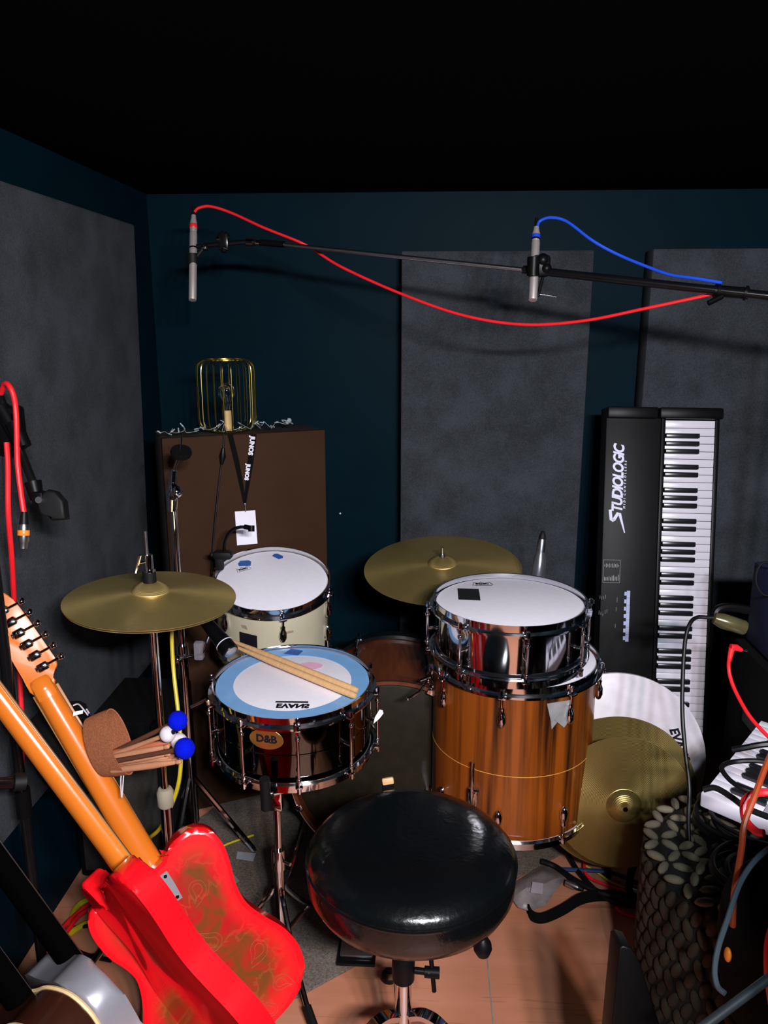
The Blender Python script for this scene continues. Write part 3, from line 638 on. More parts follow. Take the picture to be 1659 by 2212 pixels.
# silver garland
t = thing('fairy_light_garland', 'tangled silver string of little lights on the cabinet top beside the lamp', 'string lights', onb(.25, .03))
rs = random.Random(3); pts = []
for i in range(44):
    u = .0+.37*i/43; pts.append(onb(u+rs.uniform(-.012, .012), .015+rs.uniform(-.012, .045), .006+abs(rs.gauss(0, .006))+(.022 if i > 26 else .004)*rs.random()))
MB().tube(spline(pts, 4), .0008, 5).build('wire', GARL, t)
for i in range(26):
    p = pts[int(i*43/25)]; d = V((rs.uniform(-1, 1), rs.uniform(-1, .3), rs.uniform(-.1, .8))).normalized()
    MB().cyl(p, p+d*.013, .0022, .0016, 6).build('bulb', GARL, t)
tag(MB().lathe([(.0, 0), (.006, 0), (.007, .014), (.002, .018)], 10, mtx(onb(.355, .03, .022), (.7, -.3, .7))).build('silver_bell', GARL), 'small silver cap lying at the end of the tangled string lights', 'cap')
tag(MB().lathe([(.001, -.002), (.003, -.0015), (.003, .0015), (.001, .002)], 10, mtx(P(735, 1109, y=2.697), (0, -1, 0))).build('wall_hook', WHITE), 'tiny pale hook screwed in the dark back wall right of the cabinet', 'hook')
# ------------------------------------------------------------------ overhead mic boom
def pencil_mic(name, label, top, bot, ring, split):
    t = thing(name, label, 'microphone', bot); L = (top-bot).length; M = mtx(bot, top-bot)
    MB().lathe([(.0005, 0), (.0098, 0), (.0103, .002), (.0103, L*.86), (.0092, L*.88)], 24, M).build('body', MICM, t)
    MB().lathe([(.0104, 0), (.0108, .001), (.0108, .0035), (.0104, .0045)], 24, M @ MX.Translation((0, 0, L*split)), closed=True).build('grille_ring', BLACK, t)
    c = MB().lathe([(.0090, L*.86), (.0098, L*.90), (.0096, L*1.0), (.0070, L*1.06), (.0065, L*1.10)], 20, M).build('connector', MICM, t)
    MB().lathe([(.0099, L*.925), (.0106, L*.93), (.0106, L*.975), (.0099, L*.98)], 24, M, closed=True).build('colour_ring', ring, c)
    MB().lathe([(.0062, L*1.08), (.0052, L*1.12), (.0040, L*1.24)], 14, M).build('strain_relief', BLKC, c)
    return t
BA, BB = P(560, 524, 2.10), P(1700, 642, 1.68); BE = P(1900, 665, 1.62)
t = thing('boom_stand', 'long black boom stand reaching in from the right above the drums', 'stand', (BE.x, BE.y, 0))
MB().cyl(P(600, 527, 2.085), P(1180, 588, 1.875), .0056).build('inner_tube', STEEL, t)
MB().cyl(P(1130, 582, 1.885), BE, .0095).build('outer_tube', BMET, t)
MB().cyl(P(1545, 628, 1.735), P(1618, 634, 1.712), .0125).cyl(P(1545, 628, 1.735), P(1552, 629, 1.735), .016).cyl(P(1608, 633, 1.714), P(1614, 634, 1.712), .016).tube([P(1560, 640, 1.725), P(1530, 655, 1.725)], .006).build('clutch', BLACK, t)
MB().cyl(P(562, 524, 2.10), P(615, 528, 2.08), .0085).cyl(P(530, 523, 2.10), P(552, 524, 2.10), .0085).build('end_fitting', BLACK, t)
MB().cyl(P(532, 523, 2.10), P(546, 524, 2.10), .0105).cyl(P(551, 524, 2.10), P(566, 524, 2.10), .007).build('thread_nut', CHROME, t)
MB().cyl(P(425, 532, 2.10), P(535, 522, 2.10), .006).box(P(483, 522, 2.1), (.028, .02, .045), bev=.004).cyl(P(483, 500, 2.1), P(483, 545, 2.1), .007).ball(P(443, 533, 2.1), .011).cyl(P(470, 512, 2.1), P(496, 512, 2.1), .006).build('mic_bracket', BMET, t)
MB().ball(P(443, 534, 2.085), .006).cyl(P(468, 516, 2.09), P(474, 516, 2.09), .006).cyl(P(483, 534, 2.09), P(493, 538, 2.09), .003).build('bracket_screw', CHROME, t)
MB().lathe([(.0112, -.014), (.0145, -.013), (.0145, .015), (.0112, .016)], 20, mtx(P(416, 560, 2.10), (0, 0, 1)), closed=True).cyl(P(424, 556, 2.1), P(440, 535, 2.1), .005).build('mic_clip', RUB, t)
b = MB().box(P(1168, 575, 1.87), (.042, .035, .05), bev=.008).ball(P(1172, 562, 1.86), .016).ball(P(1180, 580, 1.86), .013)
b.lathe([(.0112, -.022), (.0150, -.020), (.0150, .022), (.0112, .023)], 20, mtx(P(1152, 576, 1.86), (0, 0, 1)), closed=True).build('clamp', BLACK, t)
MB().cyl(P(1163, 635, 1.87), P(1202, 641, 1.87), .0018).build('clamp_screw', CHROME, t)
MB().cyl(P(1172, 600, 1.87), P(1162, 640, 1.87), .0038).build('clamp_stem', BLACK, t)
MB().cyl((BE.x, BE.y, .03), (BE.x, BE.y, BE.z+.03), .012).build('pole', BMET, t)
for k in range(3):
    a = radians(-20+120*k); MB().cyl((BE.x, BE.y, .16), (BE.x+.26*cos(a), BE.y+.26*sin(a), .015), .008).build('leg', BMET, t)
pencil_mic('overhead_microphone', 'pencil microphone with a red ring hanging at the left end of the boom', P(418, 482, 2.12), P(416, 648, 2.08), REDPL, .66)
pencil_mic('overhead_microphone', 'pencil microphone with a blue ring clamped midway on the boom, before the middle wall panel', P(1158, 505, 1.89), P(1151, 648, 1.86), BLUEPL, .90)
def cable(label, m, pts, r=.0036, name='cable', cat='cable', n=8, group=None):
    return tag(MB().tube(spline(pts, n), r, 8).build(name, m), label, cat, group)
cable('red microphone cable arching from the left overhead microphone and drooping under the boom', REDC,
      [P(420, 458, 2.12), P(430, 449, 2.12), P(455, 446, 2.12), P(500, 460, 2.12), P(570, 492, 2.10), P(645, 522, 2.09), P(680, 541, 2.10), P(740, 578, 2.08), P(865, 634, 2.03), P(1000, 681, 1.98), P(1130, 701, 1.93), P(1260, 693, 1.87), P(1400, 665, 1.80), P(1545, 634, 1.75)])
cable('blue microphone cable arching from the middle overhead microphone along the boom', BLUEC,
      [P(1161, 489, 1.89), P(1167, 477, 1.89), P(1190, 470, 1.88), P(1225, 479, 1.87), P(1280, 520, 1.85), P(1335, 550, 1.84), P(1400, 577, 1.81), P(1450, 594, 1.78), P(1500, 601, 1.75), P(1560, 611, 1.72)])
# ------------------------------------------------------------------ left microphone stand
d = 1.52; pb = P(22, 1500, 1.50)
t = thing('microphone_stand', 'black microphone stand with an empty clip at the left edge', 'stand', (pb.x, pb.y, 0))
MB().cyl((pb.x, pb.y, .02), (pb.x-.002, pb.y, P(8, 940, 1.50).z), .0105).build('pole', BMET, t)
MB().cyl((pb.x, pb.y, .5), (pb.x, pb.y, .56), .015).build('clutch', BLACK, t)
MB().box(P(20, 925, 1.50), (.052, .04, .085), bev=.008).cyl(P(2, 880, 1.48), P(46, 955, 1.48), .015).cyl(P(30, 912, 1.46), P(52, 965, 1.46), .014).build('boom_joint', BLACK, t)
MB().cyl(P(-60, 700, 1.50), P(74, 1050, 1.47), .0078).build('boom_arm', BMET, t)
q = P(72, 1045, 1.47); dr = (P(82, 1085, 1.47)-q).normalized()
cl = MB().cyl(q-dr*.004, q+dr*.030, .0155, .012).box(P(85, 1078, 1.465), (.022, .02, .03), bev=.004).build('mic_clip', BLACK, t)
c0 = P(100, 1062, 1.47); c1 = P(143, 1115, 1.46)
M = frame(P(120, 1090, 1.46), RT, -FW, UP)
MB().prism([(-.038, .012), (-.008, .030), (.006, .026), (.021, .008), (.025, -.026), (-.002, -.028), (-.014, -.010)], -.014, .014, frame(P(118, 1092, 1.47), RT, UP, -FW), .006).build('clip_cup', RUB, cl)
MB().cyl(P(83, 1080, 1.445), P(83, 1080, 1.45)+FW*.02, .0062).build('clip_screw', STEEL, cl)
for k in range(3):
    a = radians(-60+120*k) if k else radians(-75)
    MB().cyl((pb.x, pb.y, .14), (pb.x+(.08 if k != 0 else .15)*cos(a), pb.y+.2*sin(a), .012), .007).build('leg', BMET, t)
t = thing('microphone_cable', 'bright red microphone cable looped over the left stand with an orange ringed plug', 'cable', P(50, 1185, 1.45))
MB().tube(spline([P(14, 956, 1.46), P(17, 1010, 1.46), P(18, 1110, 1.46), P(25, 1200, 1.50), P(30, 1290, 1.56), P(36, 1390, 1.62), P(43, 1470, 1.63), P(48, 1590, 1.63), P(46, 1700, 1.63)], 8), .0050, 10).tube(spline([P(2, 850, 1.47), P(10, 830, 1.45), P(20, 834, 1.44), P(30, 858, 1.44), P(35, 900, 1.44), P(38, 1000, 1.45), P(46, 1070, 1.45), P(52, 1110, 1.45)], 8), .0050, 10).build('cord', REDC, t)
q = P(50, 1185, 1.45); M = mtx(q, P(52, 1108, 1.45)-q); L = .062
MB().lathe([(.0005, 0), (.0075, 0), (.0085, .010), (.0100, .014), (.0102, .040), (.0090, .045)], 20, M).build('plug', STEEL, t)
MB().lathe([(.0103, .024), (.0108, .025), (.0108, .033), (.0103, .034)], 20, M, closed=True).build('colour_ring', ORPL, t)
MB().lathe([(.0088, .044), (.0078, .050), (.0055, .068)], 16, M).build('strain_relief', BLKC, t)
# ------------------------------------------------------------------ small microphones
t = thing('snare_microphone', 'black microphone pointing down at the black snare from under the hi-hat', 'microphone', P(500, 1412, 1.84))
q0, q1 = P(428, 1322, 1.90), P(498, 1408, 1.84)
MB().tube([q0, q0.lerp(q1, .25), q0.lerp(q1, .75), q0.lerp(q1, .78), q1], .02, 20, radii=[.012, .015, .0195, .0205, .0205]).build('body', BLACK, t)
e_ = (q1-q0).normalized(); MB().lathe([(.0206, 0), (.0211, .0004), (.0211, .002), (.0206, .0024)], 24, mtx(q0.lerp(q1, .80), e_), closed=True).build('white_ring', WHITE, t)
MB().lathe([(.0005, .006), (.012, .005), (.0165, .002), (.0165, -.001)], 20, mtx(q1, e_)).build('grille', STEEL, t)
sp = P(428, 1500, 2.0)
t = thing('arm_stand', 'thin chrome microphone arm behind the hi-hat stand reaching toward the snare', 'stand', (p1.x, p1.y, 0))
MB().cyl(P(404, 1420, 1.93), P(436, 1412, 1.90), .0035).ball(P(383, 1425, 1.9), .012).cyl(P(383, 1425, 1.9), P(404, 1420, 1.93), .004).cyl(P(436, 1412, 1.90), P(452, 1370, 1.89), .004).build('rod', CHROME, t)
MB().box(P(430, 1405, 1.90), (.022, .02, .045), bev=.004).build('clip', CLEAR, t)
t = thing('tom_microphone', 'small black gooseneck microphone clipped to the rim of the cream tom', 'microphone', P(480, 1200, 2.12))
MB().box(P(482, 1198, 2.12), (.05, .035, .022), bev=.007).box(P(474, 1212, 2.12), (.022, .02, .05), bev=.005).ball(P(458, 1198, 2.12), .007).build('clamp', RUB, t)
MB().tube(spline([P(484, 1190, 2.12), P(488, 1165, 2.11), P(500, 1146, 2.10), P(517, 1139, 2.09), P(530, 1139, 2.09)], 6), .0045, 10).build('gooseneck', BLACK, t)
MB().cyl(P(528, 1138, 2.09), P(545, 1141, 2.085), .0065).cyl(P(543, 1135, 2.085), P(543, 1148, 2.085), .0085).build('capsule', BLACK, t)
t = thing('tom_microphone', 'dark microphone with a silver band standing behind the stacked chrome snare', 'microphone', P(1162, 1250, 2.08))
q0, q1 = P(1160, 1262, 2.10), P(1173, 1148, 2.08); M = mtx(q0, q1-q0); L = (q1-q0).length
MB().lathe([(.0005, 0), (.019, 0), (.0195, L*.2), (.0165, L*.5), (.0135, L*.55), (.0125, L*.62)], 24, M).build('body', mat('dark_silver', (.22, .22, .26), .25, .8), t)
MB().lathe([(.0120, L*.60), (.0112, L*.82), (.0098, L*.86)], 20, M).build('connector', STEEL, t)
MB().lathe([(.0100, L*.84), (.0090, L*.92), (.0045, L*1.0), (.0005, L*1.02)], 16, M).build('cable_boot', RUB, t)
MB().cyl(P(1160, 1255, 2.11), V((P(1160, 1255, 2.11).x+.02, P(1160, 1255, 2.11).y+.06, .02)), .007).build('stand_rod', BMET, t)
# ------------------------------------------------------------------ guitars
TELE = [(-.028, .372), (-.036, .335), (-.058, .318), (-.080, .332), (-.094, .362), (-.110, .384), (-.128, .378), (-.138, .345), (-.133, .295), (-.118, .255), (-.113, .222), (-.128, .175), (-.155, .125), (-.163, .080), (-.145, .030), (-.100, .004), (-.040, -.006), (.0, -.006), (.05, -.005), (.105, .006), (.146, .032), (.163, .080), (.157, .130), (.135, .178), (.120, .220), (.120, .262), (.131, .305), (.137, .345), (.128, .385), (.100, .405), (.062, .404), (.040, .392), (.030, .385)]
ROUND = [(-.03, .372), (-.07, .375), (-.115, .358), (-.133, .318), (-.120, .268), (-.108, .232), (-.125, .185), (-.165, .13), (-.172, .075), (-.145, .02), (-.08, -.02), (0, -.03), (.08, -.02), (.145, .02), (.172, .075), (.165, .13), (.125, .185), (.108, .232), (.120, .268), (.133, .318), (.115, .358), (.07, .375), (.03, .372)]
def dense(o, n=4): return [(p.x, p.y) for p in spline([(x, y, 0) for x, y in o], n, True)]
def guitar(name, label, J, N_, phi, bodym, neckm, outline=TELE, th=.045, art=None, bind=None, head=True, bev=.009, plate=True):
    J, N_ = V(J), V(N_); y = (N_-J).normalized(); z = (EYE-J); z = (z-y*z.dot(y)).normalized()
    z = MX.Rotation(radians(phi), 3, y) @ z; x = y.cross(z)
    M = frame(J-y*.38, x, y, z); t = thing(name, label, 'guitar', M)
    o = dense(outline)
    bd = MB().prism(o, -th, 0, bev=bev, seg=4).build('body', bodym, t, False, angle=50)
    if art:
        cx, cy = 0, .19
        oi = [(x_*.86, cy+(y_-cy)*.90) for x_, y_ in o]
        pb_ = MB(); lv = pb_.b.verts.layers.float.new('burst'); rr = []
        for q_ in range(9):
            f_ = q_/8; rr.append([pb_.b.verts.new((x_*(.93-.36*f_), cy+(y_-cy)*(.955-.30*f_), .0004)) for x_, y_ in o])
            for v_ in rr[-1]: v_[lv] = min(1, f_*1.15)**1.3
        for q_ in range(8):
            for j_ in range(len(o)): pb_.b.faces.new((rr[q_][j_], rr[q_][(j_+1) % len(o)], rr[q_+1][(j_+1) % len(o)], rr[q_+1][j_]))
        pb_.b.faces.new(rr[-1]); pb_.build('back_panel', art, bd, False)
        b = MB()
        rs = random.Random(5)
        for (ux, uy, a, s) in ((.055, .30, 2.6, .032), (.03, .20, .5, .036), (-.03, .245, 3.8, .022), (.095, .13, 2.2, .034), (.02, .10, 1.0, .030), (.10, .05, 4.0, .028), (-.05, .14, 5.2, .026), (-.02, .32, .6, .024), (.06, .02, .2, .024)):
            pr = spline([(0, s, 0), (-.35*s, .55*s, 0), (-.55*s, 0, 0), (-.2*s, -.5*s, 0), (.35*s, -.45*s, 0), (.5*s, .0, 0), (.25*s, .45*s, 0), (.1*s, .85*s, 0)], 4)
            m8 = MX.Translation((ux, uy, .0007)) @ MX.Rotation(a, 4, 'Z')
            MB().tube([m8 @ p for p in pr]+[m8 @ (p*.55+V((0, -.05*s, 0))) for p in pr[::-1]], .0005, 4).build('paisley_motif', PAISL, bd, False)
        b = MB()
        for k in range(6): b.cyl((-.026+.0105*k, .115, -.001), (-.026+.0105*k, .115, .0012), .003, seg=10)
        b.build('string_ferrules', STEEL, bd, False)
    if bind:
        for zz in (0, -th): MB().tube([V((x_*1.002, y_, zz)) for x_, y_ in o], .0035, 6, closed=True).build('binding', bind, bd, False)
    # neck: D section, tapered
    rings = []
    for k in range(13):
        u = k/12; yy = .335+(.785-.335)*u; hw = .0280-(.0280-.0212)*u; dp = .020-.002*u
        if k == 0: dp = .016
        ring = [V((-hw, yy, -.056)), V((-hw, yy, -.050))]
        for j in range(9):
            a = pi-pi*j/8; ring.append(V((hw*cos(a), yy, -.049+dp*sin(a)*1.05)))
        ring += [V((hw, yy, -.050)), V((hw, yy, -.056))]
        rings.append(ring)
    MB().quad_rings(rings, False).build('neck', neckm, t, False, angle=50)
    if not bind and neckm is MAPLE: MB().box((0, .34, -.0225), (.057, .075, .043), bev=.004).build('neck_heel', bodym, t, False)
    MB().box((0, .545, -.0575), (.052, .47, .003), bev=.001).build('fingerboard', mat('fingerboard_'+name, (.32, .13, .03), .4) if neckm is MAPLE else neckm, t, False)
    if plate:
        pl = MB().prism([(x_, y_+.335) for x_, y_ in [(-.026, -.030), (.026, -.030), (.027, 0), (.026, .030), (-.026, .030), (-.024, 0)]], .0008, .0022).build('neck_plate', SILV, t, False)
        b = MB()
        for sx_ in (-1, 1):
            for sy_ in (-1, 1): b.cyl((sx_*.019, .335+sy_*.023, .002), (sx_*.019, .335+sy_*.023, .0032), .0035, seg=10)
        b.build('screws', BMET, pl, False)
    for k in range(6):
        x_ = -.019+.0076*k
        MB().cyl((x_*1.25, .06, -.060), (x_, .785, -.061), .0005+.00006*k, seg=5).build('string', STEEL, t, False)
    if head:
        ho = dense([(.0215, .782), (.024, .800), (.036, .806), (.044, .818), (.043, .850), (.036, .945), (.024, .985), (0, .995), (-.024, .985), (-.036, .960), (-.034, .925), (-.024, .88), (-.023, .82), (-.0215, .782)], 3)
        hd = MB().prism(ho, -.058, -.044, bev=.0025).build('headstock', neckm, t, False)
        MB().tube(spline([(0, .765, -.040), (0, .785, -.042), (0, .805, -.048)], 4), .0205, 12, flat=.55, radii=[.0205]*4+[.020]*4+[.018]).build('neck_volute', neckm, hd, False)
        for k in range(6):
            yy = .822+.0262*k; xx = .022-.0022*k
            tn = MB().box((xx-.004, yy, -.040), (.021, .017, .010), bev=.003).cyl((xx-.017, yy, -.040), (xx+.008, yy, -.040), .0052, seg=12).build('tuner', CHROME, t, False)
            MB().cyl((xx+.008, yy, -.040), (xx+.026, yy, -.042), .0028, seg=8).ball((xx+.033, yy, -.043), .0088, (.8, .9, .55)).build('tuner_button', CHROME, tn, False)
    return t
DARKN = mat('dark_neck', (.0012, .001, .001), .9, spec=.0)
guitar('electric_guitar', 'red electric guitar with a paisley back and orange maple neck, back facing the camera', P(325, 1885, 1.50), P(92, 1492, 1.48), -5, REDG, MAPLE, art=PAIS)
guitar('electric_guitar', 'plain glossy red electric guitar seen edge-on, just left of the paisley one', P(222, 1918, 1.34), P(-58, 1548, 1.31), -77, REDG, MAPLE, plate=False)
guitar('electric_guitar', 'silver guitar seen edge-on at the lower left beside the glossy red one', P(84, 2108, 1.24), P(-238, 1673, 1.20), -80, SILV, DARKN, outline=ROUND, th=.050, bev=.012, plate=False)
guitar('hollow_guitar', 'dark sunburst hollow guitar with cream bound edges in the lower left corner', P(-22, 2212, 1.16), P(-364, 1750, 1.12), -72, BURST, DARKN, outline=ROUND, th=.062, bind=BIND, bev=.001)
guitar('electric_guitar', 'orange-red guitar body cut off by the bottom left corner of the photo', P(-250, 2190, 1.06), P(-615, 1705, 1.02), -75, ORG, DARKN, outline=ROUND)
# rack
t = thing('guitar_rack', 'black tube guitar rack holding the row of guitars at the left', 'guitar stand', (P(-60, 1700, 1.3).x, P(-60, 1700, 1.3).y, 0))
ra, rb_ = P(-160, 1705, 1.18), P(36, 1690, 1.33)
MB().cyl(ra, rb_, .010).build('neck_bar', BMET, t)
MB().cyl(P(30, 1690, 1.325), P(55, 1688, 1.335), .0145).build('foam_sleeve', RUB, t)
lo1, lo2 = P(640, 2330, 1.55), P(-300, 2330, 1.05)
MB().cyl(V((lo1.x, lo1.y, .10)), V((lo2.x, lo2.y, .10)), .012).build('lower_rail', BMET, t)
MB().cyl(V((ra.x, ra.y, .02)), ra, .011).build('post', BMET, t)
MB().cyl(V((ra.x, ra.y, .02)), V((lo2.x+.1, lo2.y+.05, .10)), .011).build('foot', BMET, t)
# ------------------------------------------------------------------ black amplifier, stick bag
t = thing('amplifier', 'black covered amplifier on the floor below the left wall panel', 'amplifier', (-.76, 1.95, 0))
MB().box((-.785, 1.90, .24), (.25, .26, .46), bev=.01).build('case', BLKCL, t)
MB().box((-.785, 1.765, .21), (.21, .012, .34), bev=.003).build('grille', mat('grille_cloth', (.02, .017, .014), .9, 0, .3, 300), t)
for sx_ in (-1, 1): MB().box((-.785+sx_*.11, 1.775, .455), (.03, .03, .03), bev=.006).build('corner_cap', BMET, t)
dd = 1.60
t = thing('drawstring_bag', 'black fabric drawstring bag slumped on the amplifier behind the orange neck', 'bag', P(160, 1700, dd))
b = MB(); bmesh.ops.create_icosphere(b.b, subdivisions=4, radius=1)
c = P(150, 1615, dd+.02); rs = random.Random(2)
from mathutils import noise
for v in b.b.verts:
    n = noise.noise(v.co*1.8)*.22+noise.noise(v.co*5)*.06
    p = v.co*(1+n); p.z = max(p.z, -.9)
    v.co = c+RT*(p.x*.075)+FW*(p.y*.05)+UP*(p.z*.098)+RT*(-.02*p.z)
b.build('bag', BLKCL, t, angle=180)
MB().tube(spline([P(158, 1524, dd-.06), P(168, 1521, dd-.06), P(176, 1527, dd-.07), P(190, 1545, dd-.08)], 5), .0014, 6).tube(spline([P(187, 1532, dd-.07), P(192, 1540, dd-.08)], 3), .0016, 6).tube(spline([P(123, 1523, dd-.06), P(130, 1517, dd-.07), P(138, 1519, dd-.07), P(132, 1525, dd-.07)], 4), .0022, 6).build('drawstring', FELTW, t)
MB().prism([(-.011, -.006), (.008, -.001), (.009, .006), (-.010, .002)], 0, .0006, frame(P(170, 1540, dd-.075), RT, UP, -FW)).build('white_tag', PAPER, t)
sd_ = 1.50
mj = (P(283, 1673, sd_)-P(236, 1531, sd_)); ml = mj.length/2; mjn = mj.normalized()
u = (RT*.90-FW*.36+UP*.08); u = (u-mjn*u.dot(mjn)).normalized(); mn = u.cross(mjn)
c = (P(283, 1673, sd_)+P(236, 1531, sd_))*.5
rings = []
sec = [(-.062, .90), (-.045, .94), (-.02, .98), (0, 1.0)]
for off, s in sec: rings.append([c+u*off+mjn*(ml*s*cos(2*pi*k/40))+mn*(.027*s*sin(2*pi*k/40)) for k in range(40)])
for off, s in sec[::-1]: rings.append([c+u*(off-.0005)+mjn*((ml*s-.0022)*cos(2*pi*k/40))+mn*((.027*s-.0022)*sin(2*pi*k/40)) for k in range(40)])
t = thing('stick_bag', 'brown canvas stick bag held open with drumsticks and mallets poking out', 'bag', c)
MB().quad_rings(rings, True).build('pouch', BROWNCL, t, angle=60)
MB().ribbon(spline([P(262, 1674, 1.5), P(261, 1690, 1.5), P(263, 1725, 1.5), P(266, 1690, 1.5), P(267, 1674, 1.5)], 5), RT, .002, .001).build('hanging_string', FELTW, t)
base = c-u*.06
def bst(label, tx, ty, d_, bx, by, m, r=.0065):
    return stick('drumstick', label, P(tx, ty, d_), P(bx, by, d_+.05), r, m, 'drumsticks in the brown stick bag')
HK2 = mat('worn_hickory', (.50, .22, .12), .55, 0, .12, 14)
HK3 = mat('reddish_hickory', (.46, .13, .06), .55, 0, .12, 14)
bst('reddish drumstick highest of the bundle poking out of the brown bag, beside the white mallets', 378, 1600, 1.47, 228, 1630, HK3)
bst('drumstick with a round tip, second from the top in the brown bag bundle', 366, 1612, 1.46, 226, 1640, HK2)
bst('drumstick with a pale bead tip, third from the top in the brown bag bundle', 368, 1628, 1.455, 228, 1650, HK2)
bst('drumstick half hidden behind the third one in the brown bag bundle', 377, 1633, 1.475, 235, 1652, HK2)
bst('lowest and longest reaching drumstick of the bundle in the brown bag', 392, 1645, 1.45, 240, 1665, HK2)
bst('dull drumstick just above the lowest one in the brown bag bundle', 384, 1640, 1.47, 240, 1660, HK2)
def mallet(label, bx, by, bd_, qx, qy, r, ballm, shaft):
    q, p = P(qx, qy, bd_+.06), P(bx, by, bd_); t = thing('mallet', label, 'mallet', mtx(q, p-q), 'felt mallets in the brown stick bag'); L = (p-q).length
    MB().lathe([(.0045, 0), (.005, .01), (.0042, L-r*.6)], 12).build('shaft', shaft, t, False)
    MB().ball((0, 0, L), r, (1, 1, .92), 24, 16).build('felt_head', ballm, t, False)
    MB().lathe([(.0045, 0), (.0045, .002), (.0005, .003)], 12, MX.Translation((0, 0, L+r*.90))).build('end_button', ballm if ballm is FELTB else PRINTB, t, False)
mallet('blue felt mallet highest in the brown bag, on a dark wooden shaft', 384, 1557, 1.46, 240, 1628, .0188, FELTB, WOODDK)
mallet('blue felt mallet lower right in the brown bag, in front of a white one', 399, 1617, 1.43, 244, 1645, .0195, FELTB, WOODDK)
mallet('white felt mallet between the two blue ones with its dark end showing', 362, 1586, 1.455, 240, 1632, .0150, FELTW, HK2)
mallet('white felt mallet mostly hidden behind the lower blue mallet', 387, 1602, 1.47, 240, 1640, .0160, FELTW, HK2)
# ------------------------------------------------------------------ right hand corner
t = thing('speaker_cabinet', 'big black cabinet at the right edge under the blue box', 'cabinet', (1.03, 1.78, 0))
MB().box((1.03, 1.78, .328), (.46, .36, .656), bev=.008).build('case', BLKCL, t)
MB().box((1.03, 1.598, .33), (.40, .008, .58), bev=.003).build('grille', BLACK, t)
MB().box((.797, 1.78, .5), (.01, .12, .03), bev=.003).build('handle', RUB, t)
bz = .658
t = thing('blue_box', 'dark blue covered box on the black cabinet at the right edge', 'amplifier', (1.0, 1.80, bz))
MB().box((1.02, 1.80, bz+.108), (.40, .28, .210), bev=.008).build('case', NAVYB, t)
MB().box((.98, 1.676, bz+.10), (.34, .006, .15), bev=.002).build('front_grille', mat('navy_grille', (.004, .008, .03), .8), t)
for s in (-1, 1): MB().box((.86+.30*(s > 0), 1.682, bz+.19), (.03, .02, .025), bev=.005).build('corner_cap', BMET, t)
for s in (-1, 1): MB().tube(spline([V((1.0+s*.06, 1.80, bz+.212)), V((1.0+s*.05, 1.80, bz+.235)), V((1.0, 1.80, bz+.24))], 4), .006, 8).build('handle', RUB, t)
t = thing('patch_lead', 'black lead with a clear jack plug arching down from the blue box', 'cable', P(1500, 1335, 1.70))
MB().tube(spline([P(1560, 1335, 1.70), P(1530, 1334, 1.70), P(1505, 1334, 1.70), P(1490, 1348, 1.69), P(1480, 1385, 1.68), P(1475, 1460, 1.66), P(1474, 1540, 1.64), P(1480, 1620, 1.62), P(1489, 1700, 1.60), P(1487, 1780, 1.57), P(1492, 1850, 1.54)], 8), .0043, 10).build('cord', BLKC, t)
q = P(1612, 1358, 1.69); M = mtx(q, P(1543, 1335, 1.70)-q)
L = (P(1543, 1335, 1.70)-q).length
MB().lathe([(.0005, 0), (.014, .001), (.0165, .006), (.0165, L*.75), (.012, L), (.0045, L*1.04)], 24, M).build('jack_plug', mat('amber_plastic', (.09, .078, .035), .2, .3, .2, 20), t)
tag(MB().tube(spline([P(1545, 1348, 1.74), P(1548, 1320, 1.74), P(1575, 1312, 1.74), P(1618, 1318, 1.74)], 5), .010, 10).build('black_adapter', BLACK), 'stubby black adapter behind the clear jack plug beside the blue box', 'adapter')
tag(MB().tube(spline([P(1700, 1240, 1.85), P(1650, 1215, 1.85), P(1632, 1250, 1.85), P(1650, 1285, 1.85), P(1690, 1280, 1.85)], 6), .003, 8).build('cable_loop', BLKC), 'thin black cable loop hanging above the blue box at the right edge', 'cable')
t = thing('patch_lead', 'red lead with an angled red plug beside the blue box at the right edge', 'cable', P(1578, 1400, 1.64))
MB().tube(spline([P(1582, 1405, 1.64), P(1576, 1420, 1.64), P(1574, 1440, 1.63), P(1578, 1465, 1.62), P(1592, 1500, 1.60), P(1620, 1548, 1.56), P(1660, 1592, 1.52), P(1710, 1640, 1.48)], 8), .0038, 10).build('cord', REDC, t)
MB().tube([P(1578, 1398, 1.64), P(1590, 1399, 1.64), P(1602, 1404, 1.645)], .006, 12, radii=[.0068, .0072, .004]).cyl(P(1581, 1400, 1.64), P(1575, 1428, 1.64), .0062, .0045).build('plug', REDC, t)
MB().cyl(P(1602, 1404, 1.645), P(1614, 1406, 1.65), .0018).build('plug_tip', STEEL, t)
